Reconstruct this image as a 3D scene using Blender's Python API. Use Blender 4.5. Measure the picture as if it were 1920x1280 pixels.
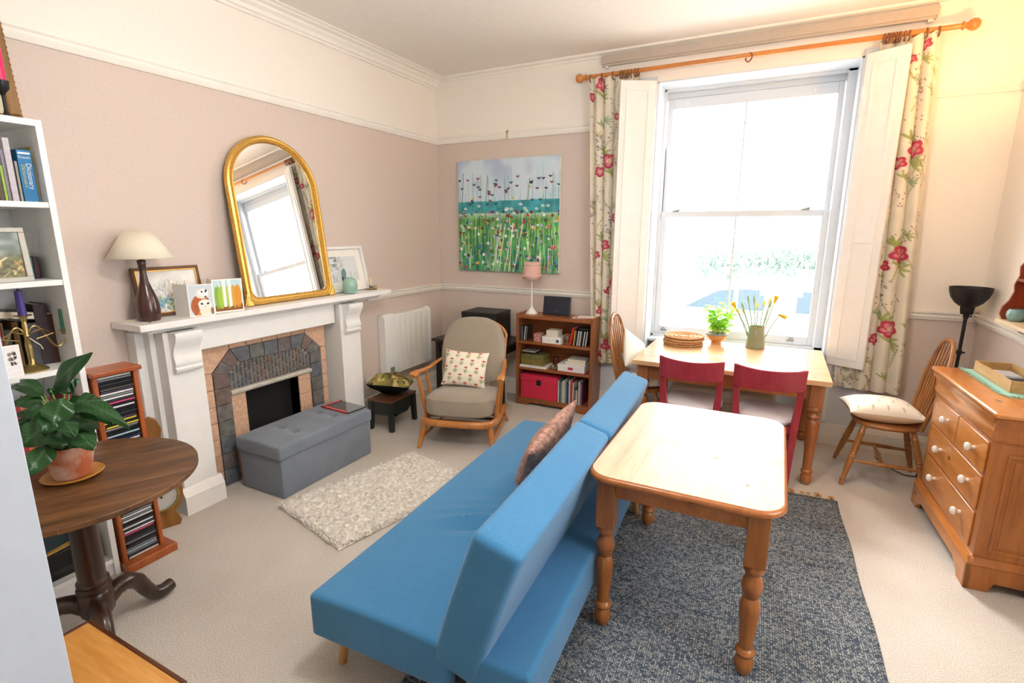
import bpy, bmesh, math, random
import numpy as np
from mathutils import Vector, Matrix, Euler
random.seed(7); RNG = np.random.default_rng(7)
for o in list(bpy.data.objects): bpy.data.objects.remove(o)
scn = bpy.context.scene
COL = scn.collection
R = math.radians

# ------------------------------------------------------------------ camera
CAM = np.array([3.2953, -4.6992, 1.6917]); YAW, PITCH, ROLL, FPX = 0.4736, 0.2116, 0.0020, 964.13
def _axes():
    cy, sy, cp, sp = math.cos(YAW), math.sin(YAW), math.cos(PITCH), math.sin(PITCH)
    f = np.array([-sy*cp, cy*cp, -sp]); r = np.array([cy, sy, 0.]); u = np.cross(r, f)
    c, s = math.cos(ROLL), math.sin(ROLL)
    return c*r+s*u, -s*r+c*u, f
CR, CU, CF = _axes()
cam = bpy.data.objects.new('camera', bpy.data.cameras.new('camera')); COL.objects.link(cam)
M = Matrix.Identity(4)
for i in range(3): M[i][0], M[i][1], M[i][2], M[i][3] = CR[i], CU[i], -CF[i], CAM[i]
cam.matrix_world = M
cam.data.sensor_width = 36.0; cam.data.lens = FPX/1920*36.0; cam.data.clip_start = 0.05; cam.data.clip_end = 200
scn.camera = cam
# a pixel of the photograph gives a direction; the distance comes from the plane the thing touches
def _ray(px, py): return CF+CR*(px-960)/FPX+CU*(640-py)/FPX
def zz(px, py, z): d = _ray(px, py); return CAM+d*(z-CAM[2])/d[2]
def xx(px, py, x): d = _ray(px, py); return CAM+d*(x-CAM[0])/d[0]
def yy(px, py, y): d = _ray(px, py); return CAM+d*(y-CAM[1])/d[1]

# ------------------------------------------------------------------ world, sun, exposure
w = bpy.data.worlds.new('world'); scn.world = w; w.use_nodes = True
nt = w.node_tree; nt.nodes.clear()
bg = nt.nodes.new('ShaderNodeBackground'); wo = nt.nodes.new('ShaderNodeOutputWorld')
bg.inputs['Color'].default_value = (0.94, 0.97, 1.0, 1); bg.inputs['Strength'].default_value = 5.0
nt.links.new(bg.outputs[0], wo.inputs[0])
sun = bpy.data.objects.new('sun', bpy.data.lights.new('sun', 'SUN')); COL.objects.link(sun)
sun.data.energy = 2.4; sun.data.angle = R(18); sun.data.color = (1.0, 0.96, 0.9)
sun.rotation_euler = Vector((0.42, -1.0, -0.95)).to_track_quat('-Z', 'Y').to_euler()
scn.view_settings.view_transform = 'Standard'; scn.view_settings.look = 'None'
scn.view_settings.gamma = 1.0; scn.view_settings.use_curve_mapping = False
scn.view_settings.exposure = 1.05

# ------------------------------------------------------------------ materials
def s2l(c): return tuple((x/12.92 if x <= .04045 else ((x+.055)/1.055)**2.4) for x in c)
def hx(h): return s2l(tuple(int(h[i:i+2], 16)/255 for i in (0, 2, 4)))
MATS = {}
def _new(name):
    m = bpy.data.materials.new(name); m.use_nodes = True; t = m.node_tree
    return m, t, t.nodes['Principled BSDF']
def c4(c): return (c[0], c[1], c[2], 1)
def plain(name, col, rough=.5, metal=0., var=.06, scale=30, bump=0., spec=.5, coords='Object', stretch=(1, 1, 1), coat=0.):
    """solid colour with slight noise variation and optional fine relief"""
    if name in MATS: return MATS[name]
    c = hx(col) if isinstance(col, str) else col
    m, t, b = _new(name); N, L = t.nodes, t.links
    b.inputs['Roughness'].default_value = rough; b.inputs['Metallic'].default_value = metal
    b.inputs['Specular IOR Level'].default_value = spec; b.inputs['Coat Weight'].default_value = coat
    tc = N.new('ShaderNodeTexCoord'); mp = N.new('ShaderNodeMapping'); mp.inputs['Scale'].default_value = stretch
    no = N.new('ShaderNodeTexNoise'); no.inputs['Scale'].default_value = scale; no.inputs['Detail'].default_value = 4
    L.new(tc.outputs[coords], mp.inputs[0]); L.new(mp.outputs[0], no.inputs['Vector'])
    rp = N.new('ShaderNodeValToRGB'); rp.color_ramp.elements[0].position = .3; rp.color_ramp.elements[1].position = .7
    rp.color_ramp.elements[0].color = c4([x*(1-var) for x in c]); rp.color_ramp.elements[1].color = c4([min(1, x*(1+var)) for x in c])
    L.new(no.outputs['Fac'], rp.inputs[0]); L.new(rp.outputs[0], b.inputs['Base Color'])
    if bump:
        bu = N.new('ShaderNodeBump'); bu.inputs['Strength'].default_value = bump; bu.inputs['Distance'].default_value = .004
        L.new(no.outputs['Fac'], bu.inputs['Height']); L.new(bu.outputs[0], b.inputs['Normal'])
    MATS[name] = m; return m
def wood(name, c1, c2, axis='x', scale=6, rough=.35, spec=.5, knots=False, ring=14., coat=0.):
    if name in MATS: return MATS[name]
    m, t, b = _new(name); N, L = t.nodes, t.links
    b.inputs['Roughness'].default_value = rough; b.inputs['Specular IOR Level'].default_value = spec; b.inputs['Coat Weight'].default_value = coat
    tc = N.new('ShaderNodeTexCoord'); mp = N.new('ShaderNodeMapping')
    s = {'x': (.12, 1, 1), 'y': (1, .12, 1), 'z': (1, 1, .12)}[axis]
    mp.inputs['Scale'].default_value = s
    L.new(tc.outputs['Object'], mp.inputs[0])
    no = N.new('ShaderNodeTexNoise'); no.inputs['Scale'].default_value = scale*3; no.inputs['Detail'].default_value = 8; no.inputs['Roughness'].default_value = .65
    n2 = N.new('ShaderNodeTexNoise'); n2.inputs['Scale'].default_value = ring*6; n2.inputs['Detail'].default_value = 3
    L.new(mp.outputs[0], no.inputs['Vector']); L.new(mp.outputs[0], n2.inputs['Vector'])
    mx = N.new('ShaderNodeMath'); mx.operation = 'MULTIPLY_ADD'; mx.inputs[1].default_value = .35; 
    L.new(n2.outputs['Fac'], mx.inputs[0]); L.new(no.outputs['Fac'], mx.inputs[2])
    rp = N.new('ShaderNodeValToRGB'); rp.color_ramp.elements[0].position = .45; rp.color_ramp.elements[1].position = .9
    rp.color_ramp.elements[0].color = c4(hx(c1)); rp.color_ramp.elements[1].color = c4(hx(c2))
    L.new(mx.outputs[0], rp.inputs[0]); out = rp.outputs[0]
    if knots:
        mp2 = N.new('ShaderNodeMapping'); mp2.inputs['Scale'].default_value = {'x': (.5, 1, 1), 'y': (1, .5, 1), 'z': (1, 1, .5)}[axis]
        L.new(tc.outputs['Object'], mp2.inputs[0])
        vo = N.new('ShaderNodeTexVoronoi'); vo.inputs['Scale'].default_value = 5.5; L.new(mp2.outputs[0], vo.inputs['Vector'])
        r2 = N.new('ShaderNodeValToRGB'); r2.color_ramp.elements[0].position = .04; r2.color_ramp.elements[1].position = .085
        r2.color_ramp.elements[0].color = (.12, .12, .12, 1); r2.color_ramp.elements[1].color = (1, 1, 1, 1)
        L.new(vo.outputs['Distance'], r2.inputs[0])
        mi = N.new('ShaderNodeMix'); mi.data_type = 'RGBA'; mi.blend_type = 'MULTIPLY'; mi.inputs[0].default_value = .8
        L.new(out, mi.inputs[6]); L.new(r2.outputs[0], mi.inputs[7]); out = mi.outputs[2]
    L.new(out, b.inputs['Base Color'])
    bu = N.new('ShaderNodeBump'); bu.inputs['Strength'].default_value = .12; bu.inputs['Distance'].default_value = .002
    L.new(mx.outputs[0], bu.inputs['Height']); L.new(bu.outputs[0], b.inputs['Normal'])
    MATS[name] = m; return m
def fabric(name, c1, c2, thread=900, rough=.9, bump=.25, streak=(1, 1, 1), mix=.5):
    """two-tone woven cloth: crossed thread waves broken up by noise"""
    if name in MATS: return MATS[name]
    m, t, b = _new(name); N, L = t.nodes, t.links
    b.inputs['Roughness'].default_value = rough; b.inputs['Specular IOR Level'].default_value = .15
    b.inputs['Sheen Weight'].default_value = .25
    tc = N.new('ShaderNodeTexCoord'); mp = N.new('ShaderNodeMapping'); mp.inputs['Scale'].default_value = streak
    L.new(tc.outputs['Object'], mp.inputs[0])
    no = N.new('ShaderNodeTexNoise'); no.inputs['Scale'].default_value = thread*.35; no.inputs['Detail'].default_value = 3
    n2 = N.new('ShaderNodeTexNoise'); n2.inputs['Scale'].default_value = 6; n2.inputs['Detail'].default_value = 3
    L.new(mp.outputs[0], no.inputs['Vector']); L.new(tc.outputs['Object'], n2.inputs['Vector'])
    ad = N.new('ShaderNodeMath'); ad.operation = 'MULTIPLY_ADD'; ad.inputs[1].default_value = .15
    L.new(n2.outputs['Fac'], ad.inputs[0]); L.new(no.outputs['Fac'], ad.inputs[2])
    rp = N.new('ShaderNodeValToRGB'); rp.color_ramp.elements[0].position = .38; rp.color_ramp.elements[1].position = .78
    rp.color_ramp.elements[0].color = c4(hx(c1)); rp.color_ramp.elements[1].color = c4(hx(c2))
    L.new(ad.outputs[0], rp.inputs[0]); L.new(rp.outputs[0], b.inputs['Base Color'])
    bu = N.new('ShaderNodeBump'); bu.inputs['Strength'].default_value = bump; bu.inputs['Distance'].default_value = .002
    L.new(no.outputs['Fac'], bu.inputs['Height']); L.new(bu.outputs[0], b.inputs['Normal'])
    MATS[name] = m; return m
def printed(name, rough=.8, spec=.2, bump=0., trans=0., coat=0.):
    """flat print held in the mesh's colour attribute"""
    if name in MATS: return MATS[name]
    m, t, b = _new(name); N, L = t.nodes, t.links
    b.inputs['Roughness'].default_value = rough; b.inputs['Specular IOR Level'].default_value = spec; b.inputs['Coat Weight'].default_value = coat
    at = N.new('ShaderNodeAttribute'); at.attribute_name = 'print'
    L.new(at.outputs['Color'], b.inputs['Base Color'])
    if bump:
        tc = N.new('ShaderNodeTexCoord'); no = N.new('ShaderNodeTexNoise'); no.inputs['Scale'].default_value = 300
        L.new(tc.outputs['Object'], no.inputs['Vector'])
        bu = N.new('ShaderNodeBump'); bu.inputs['Strength'].default_value = bump; bu.inputs['Distance'].default_value = .002
        L.new(no.outputs['Fac'], bu.inputs['Height']); L.new(bu.outputs[0], b.inputs['Normal'])
    if trans:
        o = N['Material Output']; tr = N.new('ShaderNodeBsdfTranslucent'); ms = N.new('ShaderNodeMixShader'); ms.inputs[0].default_value = trans
        L.new(at.outputs['Color'], tr.inputs[0]); L.new(b.outputs[0], ms.inputs[1]); L.new(tr.outputs[0], ms.inputs[2]); L.new(ms.outputs[0], o.inputs[0])
    MATS[name] = m; return m
def glassy(name, tint=(1, 1, 1), refl=1.0):
    """thin window glass: clear with a surface reflection"""
    if name in MATS: return MATS[name]
    m, t, b = _new(name); N, L = t.nodes, t.links; N.remove(b)
    tr = N.new('ShaderNodeBsdfTransparent'); tr.inputs[0].default_value = c4(tint)
    gl = N.new('ShaderNodeBsdfGlossy'); gl.inputs['Roughness'].default_value = .02
    lw = N.new('ShaderNodeLayerWeight'); lw.inputs[0].default_value = .5; ms = N.new('ShaderNodeMixShader')
    pw = N.new('ShaderNodeMath'); pw.operation = 'POWER'; pw.inputs[1].default_value = 5.; L.new(lw.outputs['Facing'], pw.inputs[0])
    ad = N.new('ShaderNodeMath'); ad.operation = 'MULTIPLY_ADD'; ad.inputs[1].default_value = .9; ad.inputs[2].default_value = .04; L.new(pw.outputs[0], ad.inputs[0])
    L.new(ad.outputs[0], ms.inputs[0]); L.new(tr.outputs[0], ms.inputs[1]); L.new(gl.outputs[0], ms.inputs[2])
    L.new(ms.outputs[0], N['Material Output'].inputs[0]); MATS[name] = m; return m
def leafmat(name, c1, c2, scale=40, trans=.25, rough=.4):
    if name in MATS: return MATS[name]
    m = plain(name, c1, rough, var=.35, scale=scale); t = m.node_tree; N, L = t.nodes, t.links
    b = N['Principled BSDF']; o = N['Material Output']
    tr = N.new('ShaderNodeBsdfTranslucent'); tr.inputs[0].default_value = c4(hx(c2)); ms = N.new('ShaderNodeMixShader'); ms.inputs[0].default_value = trans
    L.new(b.outputs[0], ms.inputs[1]); L.new(tr.outputs[0], ms.inputs[2]); L.new(ms.outputs[0], o.inputs[0]); return m

# ------------------------------------------------------------------ mesh building
class MB:
    def __init__(s): s.v = []; s.f = []; s.mi = []; s.m = 0
    def add(s, vs, fs, M=None):
        k = len(s.v)
        s.v += [tuple(M @ Vector(p)) if M is not None else tuple(p) for p in vs]
        s.f += [tuple(k+i for i in f) for f in fs]; s.mi += [s.m]*len(fs); return s
    def box(s, x0, y0, z0, x1, y1, z1, M=None):
        x0, x1 = min(x0, x1), max(x0, x1); y0, y1 = min(y0, y1), max(y0, y1); z0, z1 = min(z0, z1), max(z0, z1)
        return s.add([(x0,y0,z0),(x1,y0,z0),(x1,y1,z0),(x0,y1,z0),(x0,y0,z1),(x1,y0,z1),(x1,y1,z1),(x0,y1,z1)],
            [(0,3,2,1),(4,5,6,7),(0,1,5,4),(1,2,6,5),(2,3,7,6),(3,0,4,7)], M)
    def taper(s, z0, a0, z1, a1, M=None):
        """frustum between two rectangles a=(x0,y0,x1,y1)"""
        q = lambda a, z: [(a[0],a[1],z),(a[2],a[1],z),(a[2],a[3],z),(a[0],a[3],z)]
        return s.add(q(a0,z0)+q(a1,z1), [(0,3,2,1),(4,5,6,7),(0,1,5,4),(1,2,6,5),(2,3,7,6),(3,0,4,7)], M)
    def lathe(s, prof, c=(0,0,0), n=24, M=None, caps=True):
        vs, fs = [], []
        for r, z in prof:
            for i in range(n):
                a = 2*math.pi*i/n; vs.append((c[0]+r*math.cos(a), c[1]+r*math.sin(a), c[2]+z))
        for j in range(len(prof)-1):
            for i in range(n):
                i2 = (i+1) % n; fs.append((j*n+i, j*n+i2, (j+1)*n+i2, (j+1)*n+i))
        if caps: fs.append(tuple(range(n-1, -1, -1))); fs.append(tuple((len(prof)-1)*n+i for i in range(n)))
        return s.add(vs, fs, M)
    def cyl(s, p0, p1, r0, r1=None, n=14):
        p0, p1 = Vector(p0), Vector(p1); d = p1-p0; r1 = r0 if r1 is None else r1
        q = d.to_track_quat('Z', 'Y').to_matrix().to_4x4(); q.translation = p0
        return s.lathe([(r0, 0), (r1, d.length)], n=n, M=q)
    def turned(s, p0, p1, prof, n=18):
        """turned profile (r, t 0..1) along the line p0-p1"""
        p0, p1 = Vector(p0), Vector(p1); d = p1-p0
        q = d.to_track_quat('Z', 'Y').to_matrix().to_4x4(); q.translation = p0
        return s.lathe([(r, t*d.length) for r, t in prof], n=n, M=q)
    def tube(s, pts, r, n=10, closed=False, flat=1.0):
        pts = [Vector(p) for p in pts]; k = len(pts); rs = r if isinstance(r, (list, tuple)) else [r]*k
        vs, fs = [], []; up = None
        for i, p in enumerate(pts):
            if closed: t = pts[(i+1) % k]-pts[i-1]
            else: t = pts[min(i+1, k-1)]-pts[max(i-1, 0)]
            t.normalize()
            if up is None: up = Vector((0,0,1)) if abs(t.z) < .9 else Vector((1,0,0))
            a = t.cross(up); a.normalize(); b = a.cross(t); b.normalize(); up = b
            for j in range(n):
                th = 2*math.pi*j/n; vs.append(p+a*math.cos(th)*rs[i]+b*math.sin(th)*rs[i]*flat)
        for i in range(k if closed else k-1):
            i2 = (i+1) % k
            for j in range(n): j2 = (j+1) % n; fs.append((i*n+j, i*n+j2, i2*n+j2, i2*n+j))
        if not closed: fs.append(tuple(range(n-1,-1,-1))); fs.append(tuple((k-1)*n+j for j in range(n)))
        return s.add(vs, fs)
    def prism(s, poly, a0, a1, axis='z', M=None):
        """2-D outline pushed along an axis: z -> (x,y), y -> (x,z), x -> (y,z)"""
        g = {'z': lambda p, a: (p[0], p[1], a), 'y': lambda p, a: (p[0], a, p[1]), 'x': lambda p, a: (a, p[0], p[1])}[axis]
        n = len(poly); vs = [g(p, a0) for p in poly]+[g(p, a1) for p in poly]
        fs = [tuple(range(n-1,-1,-1)), tuple(range(n, 2*n))]+[(i, (i+1) % n, n+(i+1) % n, n+i) for i in range(n)]
        return s.add(vs, fs, M)
    def sphere(s, c, r, n=12, m=8, sc=(1,1,1)):
        return s.lathe([(max(1e-4, r*math.sin(math.pi*i/m)), -r*math.cos(math.pi*i/m)) for i in range(m+1)], n=n,
            M=Matrix.Translation(c) @ Matrix.Diagonal((*sc, 1)))
    def rbox(s, hx_, hy_, hz_, r, n=(8,8,6), M=None, fn=None):
        """dense rounded box centred on the origin; fn bends its points"""
        H = np.array([hx_, hy_, hz_])
        def lin(h, k):
            rr = min(r, h*.999); e = [-h+rr*(1-math.cos(math.pi/2*i/4)) for i in range(4)]
            mid = list(np.linspace(-h+rr, h-rr, k+1)); return e+mid+[-x for x in reversed(e)]
        ax = [lin(H[i], n[i]) for i in range(3)]; vid = {}; vs = []; fs = []
        def pt(p):
            key = tuple(round(float(x), 6) for x in p)
            if key not in vid:
                rr = min(r, *(H*.999)); q = np.clip(p, -(H-rr), H-rr); d = np.array(p)-q; L = np.linalg.norm(d)
                o = q+d/L*rr if L > 1e-9 else np.array(p)
                vid[key] = len(vs); vs.append(o)
            return vid[key]
        for a in range(3):
            b, c = (a+1) % 3, (a+2) % 3
            for sg in (-1, 1):
                for i in range(len(ax[b])-1):
                    for j in range(len(ax[c])-1):
                        q = []
                        for (ii, jj) in ((i,j),(i+1,j),(i+1,j+1),(i,j+1)):
                            p = [0,0,0]; p[a] = sg*H[a]; p[b] = ax[b][ii]; p[c] = ax[c][jj]; q.append(pt(p))
                        if len(set(q)) > 2: fs.append(tuple(q) if sg > 0 else tuple(reversed(q)))
        if fn: vs = [fn(*p) for p in vs]
        return s.add([tuple(p) for p in vs], fs, M)
    def build(s, name, mat, parent=None, bevel=0., sub=0, smooth=38, seg=2, recalc=True):
        me = bpy.data.meshes.new(name); me.from_pydata(s.v, [], s.f)
        mats = mat if isinstance(mat, (list, tuple)) else [mat]
        for x in mats: me.materials.append(x)
        if len(mats) > 1: me.polygons.foreach_set('material_index', s.mi)
        if recalc:
            b = bmesh.new(); b.from_mesh(me); bmesh.ops.recalc_face_normals(b, faces=b.faces); b.to_mesh(me); b.free()
        me.polygons.foreach_set('use_smooth', [True]*len(me.polygons)); me.set_sharp_from_angle(angle=R(smooth))
        o = bpy.data.objects.new(name, me); COL.objects.link(o)
        if bevel:
            m = o.modifiers.new('bevel', 'BEVEL'); m.width = bevel; m.segments = seg; m.limit_method = 'ANGLE'; m.angle_limit = R(35)
        if sub: m = o.modifiers.new('sub', 'SUBSURF'); m.levels = sub; m.render_levels = sub
        if parent: o.parent = parent
        return o
def grid_obj(name, S, img, mat, parent=None, extra=None, thick=0.):
    """print: S is an (h,w,3) array of points, img an (h,w,3) sRGB picture"""
    h, w_ = S.shape[:2]; me = bpy.data.meshes.new(name)
    idx = np.arange(h*w_).reshape(h, w_)
    f = np.stack([idx[:-1,:-1], idx[:-1,1:], idx[1:,1:], idx[1:,:-1]], -1).reshape(-1, 4)
    V = S.reshape(-1, 3); Cc = img.reshape(-1, 3)
    if extra is not None:
        for S2, img2 in extra:
            h2, w2 = S2.shape[:2]; i2 = np.arange(h2*w2).reshape(h2, w2)+len(V)
            f2 = np.stack([i2[:-1,:-1], i2[1:,:-1], i2[1:,1:], i2[:-1,1:]], -1).reshape(-1, 4)
            f = np.vstack([f, f2]); V = np.vstack([V, S2.reshape(-1,3)]); Cc = np.vstack([Cc, img2.reshape(-1,3)])
    me.vertices.add(len(V)); me.vertices.foreach_set('co', V.astype(np.float32).ravel())
    me.loops.add(len(f)*4); me.loops.foreach_set('vertex_index', f.astype(np.int32).ravel())
    me.polygons.add(len(f)); me.polygons.foreach_set('loop_start', np.arange(0, len(f)*4, 4, dtype=np.int32)); 
    me.update(calc_edges=True); me.validate()
    at = me.color_attributes.new('print', 'FLOAT_COLOR', 'POINT')
    lin = np.where(Cc <= .04045, Cc/12.92, ((np.clip(Cc,0,1)+.055)/1.055)**2.4)
    at.data.foreach_set('color', np.hstack([lin, np.ones((len(lin), 1))]).astype(np.float32).ravel())
    me.polygons.foreach_set('use_smooth', [True]*len(me.polygons)); me.materials.append(mat)
    o = bpy.data.objects.new(name, me); COL.objects.link(o)
    if parent: o.parent = parent
    if thick: m = o.modifiers.new('solid', 'SOLIDIFY'); m.thickness = thick; m.offset = -1
    return o
def flat_grid(o, ux, uy, h, w_):
    """plane of points: o corner (top left), ux along the width, uy down the height"""
    u = np.linspace(0, 1, w_); v = np.linspace(0, 1, h); U, V = np.meshgrid(u, v)
    return np.array(o)+U[..., None]*np.array(ux)+V[..., None]*np.array(uy)

# ------------------------------------------------------------------ scene tree
def tag(o, label=None, cat=None, group=None, kind=None):
    if label: o['label'] = label
    if cat: o['category'] = cat
    if group: o['group'] = group
    if kind: o['kind'] = kind
    return o
def thing(name, label, cat, loc=(0,0,0), rz=0., group=None, rot=None):
    o = bpy.data.objects.new(name, None); COL.objects.link(o); o.empty_display_size = .1
    o.location = tuple(loc); o.rotation_euler = rot if rot else (0, 0, rz); return tag(o, label, cat, group)
def struct(name, mb, mat, parent=None, **k):
    o = mb.build(name, mat, parent, **k); o['kind'] = 'structure'; return o
def kids(o): return [c for c in bpy.data.objects if c.parent == o]
def copy_tree(o, parent=None):
    c = o.copy(); COL.objects.link(c); c.parent = parent
    for k in kids(o): copy_tree(k, c)
    return c
def text_part(name, s, size, mat, parent, M, depth=.0006, align='CENTER'):
    cu = bpy.data.curves.new(name, 'FONT'); cu.body = s; cu.size = size; cu.extrude = depth; cu.align_x = align; cu.align_y = 'CENTER'
    t = bpy.data.objects.new(name, cu); COL.objects.link(t); dg = bpy.context.evaluated_depsgraph_get()
    me = bpy.data.meshes.new_from_object(t.evaluated_get(dg)); bpy.data.objects.remove(t)
    me.transform(M); me.materials.clear(); me.materials.append(mat)
    o = bpy.data.objects.new(name, me); COL.objects.link(o); o.parent = parent; return o

# ------------------------------------------------------------------ tiny painter for prints (sRGB arrays)
def canvas(h, w_, col):
    c = np.array([int(col[i:i+2], 16)/255 for i in (0,2,4)]); return np.ones((h, w_, 3))*c
def rgb(h): return np.array([int(h[i:i+2], 16)/255 for i in (0,2,4)])
def _mix(img, m, col, a=1.): m = (m*a)[..., None]; img[:] = img*(1-m)+m*(rgb(col) if isinstance(col, str) else col)
def disc(img, x, y, rx, ry=None, col='000000', a=1., ang=0., asp=1.):
    """x,y,r in picture widths (y scaled by the picture's own width)"""
    h, w_ = img.shape[:2]; ry = rx if ry is None else ry
    x0, x1 = int((x-max(rx,ry))*w_)-1, int((x+max(rx,ry))*w_)+2; y0, y1 = int((y-max(rx,ry))*w_)-1, int((y+max(rx,ry))*w_)+2
    x0, y0 = max(0, x0), max(0, y0); x1, y1 = min(w_, x1), min(h, y1)
    if x1 <= x0 or y1 <= y0: return
    Y, X = np.mgrid[y0:y1, x0:x1]; dx = X/w_-x; dy = Y/w_-y; c, s = math.cos(ang), math.sin(ang)
    d = np.sqrt(((dx*c+dy*s)/rx)**2+((-dx*s+dy*c)/ry)**2)
    _mix(img[y0:y1, x0:x1], np.clip((1-d)*max(2., rx*w_), 0, 1), col, a)
def line(img, x0, y0, x1, y1, wd, col, a=1.):
    h, w_ = img.shape[:2]
    bx0, bx1 = max(0, int((min(x0,x1)-wd)*w_)-1), min(w_, int((max(x0,x1)+wd)*w_)+2)
    by0, by1 = max(0, int((min(y0,y1)-wd)*w_)-1), min(h, int((max(y0,y1)+wd)*w_)+2)
    if bx1 <= bx0 or by1 <= by0: return
    Y, X = np.mgrid[by0:by1, bx0:bx1]; px, py = X/w_, Y/w_; dx, dy = x1-x0, y1-y0; L = dx*dx+dy*dy+1e-12
    t = np.clip(((px-x0)*dx+(py-y0)*dy)/L, 0, 1); d = np.hypot(px-x0-t*dx, py-y0-t*dy)
    _mix(img[by0:by1, bx0:bx1], np.clip((wd-d)*w_+.5, 0, 1), col, a)
def noise2(h, w_, cell, seed=0):
    r = np.random.default_rng(seed); a = r.random((max(2, int(h/cell)+2), max(2, int(w_/cell)+2)))
    Y, X = np.mgrid[0:h, 0:w_]; y, x = Y/cell, X/cell; i, j = y.astype(int), x.astype(int); fy, fx = y-i, x-j
    i2, j2 = np.minimum(i+1, a.shape[0]-1), np.minimum(j+1, a.shape[1]-1); i, j = np.minimum(i, a.shape[0]-1), np.minimum(j, a.shape[1]-1)
    fy, fx = fy*fy*(3-2*fy), fx*fx*(3-2*fx)
    return (a[i,j]*(1-fx)+a[i,j2]*fx)*(1-fy)+(a[i2,j]*(1-fx)+a[i2,j2]*fx)*fy

def puff(mb, outline, t, rings=7, power=3.2, M=None, c=None, bulge=None):
    """cushion with the given outline (x,y), thickness t along z"""
    o = np.array(outline); c = o.mean(0) if c is None else np.array(c); n = len(o); vs = []; fs = []
    lv = [1-(1-math.sin(math.pi/2*j/rings)) for j in range(rings+1)]
    for sg in (1, -1):
        k0 = len(vs); vs.append((c[0], c[1], sg*t/2))
        for j in range(1, rings+1):
            s_ = lv[j]; z = sg*t/2*max(0, 1-s_**power)**(1/power)
            if j == rings and sg < 0: continue
            vs += [(*(c+(p-c)*s_), z) for p in o]
        def ix(j, i, k0=k0, sg=sg): return (1+(rings-1)*n+i % n) if j == rings else k0+1+(j-1)*n+i % n
        for i in range(n): fs.append((k0, ix(1,i), ix(1,i+1)) if sg > 0 else (k0, ix(1,i+1), ix(1,i)))
        for j in range(1, rings):
            for i in range(n): fs.append((ix(j,i), ix(j+1,i), ix(j+1,i+1), ix(j,i+1)) if sg > 0 else (ix(j,i+1), ix(j+1,i+1), ix(j+1,i), ix(j,i)))
    if bulge: vs = [bulge(*p) for p in vs]
    return mb.add(vs, fs, M)
def pillow(name, label, cat, wd, ht, th, M, front, back=None, mat=None, group=None, n=None, wob=0.):
    """square cushion: x across, y up, front = +z"""
    h, w_ = front.shape[:2]; u = np.linspace(-1, 1, w_); v = np.linspace(1, -1, h); U, V = np.meshgrid(u, v)
    pin = lambda a, b: a*(1-.075*(1-np.abs(b)**2.5))
    X, Y = pin(U, V)*wd/2, pin(V, U)*ht/2; T = th/2*(np.clip((1-np.abs(U)**2.4)*(1-np.abs(V)**2.4), 0, 1))**.5
    T = T*(1+wob*np.sin(5*U+2*V)*np.sin(4*V))
    t = thing(name, label, cat, (0,0,0), 0, group); t.matrix_world = M
    S = np.stack([X, Y, T], -1); S2 = np.stack([X, Y, -T], -1)
    grid_obj('cover', S, front, mat or printed('cushion_print', .9, .1, bump=.2), t, extra=[(S2, front if back is None else back)]); return t
def frame_m(o, xdir, ydir):
    """matrix from an origin, an x direction and an approximate y direction"""
    x = Vector(xdir).normalized(); z = x.cross(Vector(ydir)).normalized(); y = z.cross(x); M_ = Matrix.Identity(4)
    for i in range(3): M_[i][0], M_[i][1], M_[i][2], M_[i][3] = x[i], y[i], z[i], o[i]
    return M_

ORD = ['first','second','third','fourth','fifth','sixth','seventh','eighth','ninth','tenth','eleventh','twelfth','thirteenth','fourteenth','fifteenth','sixteenth','seventeenth','eighteenth','nineteenth','twentieth']
def nth(k): return ORD[k-1] if k <= 20 else ('%s-%s' % ({2:'twenty',3:'thirty',4:'forty'}[k//10], ORD[k % 10-1]) if k % 10 else {2:'twentieth',3:'thirtieth',4:'fortieth'}[k//10])
# ================================================================== the room
W, HP, HD, HC, YN = 4.591, 2.566, 1.128, 3.20, -6.1
WX0, WX1, WZ1, WD = 2.255, 3.70, 2.913, .27       # window recess: sides, top, depth
m_pink = plain('pink_paint', 'd3c3b8', .75, var=.03, scale=60, bump=.06)
m_cream = plain('cream_paint', 'f0e9df', .75, var=.02, scale=60, bump=.05)
m_ceil = plain('ceiling_paint', 'f0ebe4', .8, var=.02, scale=20)
m_white = plain('white_gloss_paint', 'ebe9e5', .35, var=.02, scale=15)
m_upvc = plain('sash_paint', 'd4dae1', .35, var=.01, scale=15)
m_trim = plain('trim_paint', 'f0ece3', .4, var=.02, scale=15)
def carpet():
    m, t, b = _new('beige_carpet'); N, L = t.nodes, t.links
    b.inputs['Roughness'].default_value = .95; b.inputs['Specular IOR Level'].default_value = .1
    tc = N.new('ShaderNodeTexCoord')
    a = N.new('ShaderNodeTexNoise'); a.inputs['Scale'].default_value = 190; a.inputs['Detail'].default_value = 3
    c = N.new('ShaderNodeTexNoise'); c.inputs['Scale'].default_value = 2.2; c.inputs['Detail'].default_value = 5
    v = N.new('ShaderNodeTexVoronoi'); v.inputs['Scale'].default_value = 170
    for n in (a, c, v): L.new(tc.outputs['Object'], n.inputs['Vector'])
    s = N.new('ShaderNodeMath'); s.operation = 'MULTIPLY_ADD'; s.inputs[1].default_value = .25; L.new(c.outputs['Fac'], s.inputs[0]); L.new(a.outputs['Fac'], s.inputs[2])
    r = N.new('ShaderNodeValToRGB'); r.color_ramp.elements[0].position = .4; r.color_ramp.elements[1].position = .8
    r.color_ramp.elements[0].color = c4(hx('b0a69b')); r.color_ramp.elements[1].color = c4(hx('d6cfc6'))
    L.new(s.outputs[0], r.inputs[0]); L.new(r.outputs[0], b.inputs['Base Color'])
    bu = N.new('ShaderNodeBump'); bu.inputs['Strength'].default_value = .5; bu.inputs['Distance'].default_value = .004
    L.new(v.outputs['Distance'], bu.inputs['Height']); L.new(bu.outputs[0], b.inputs['Normal']); return m
m_carpet = carpet()
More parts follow.
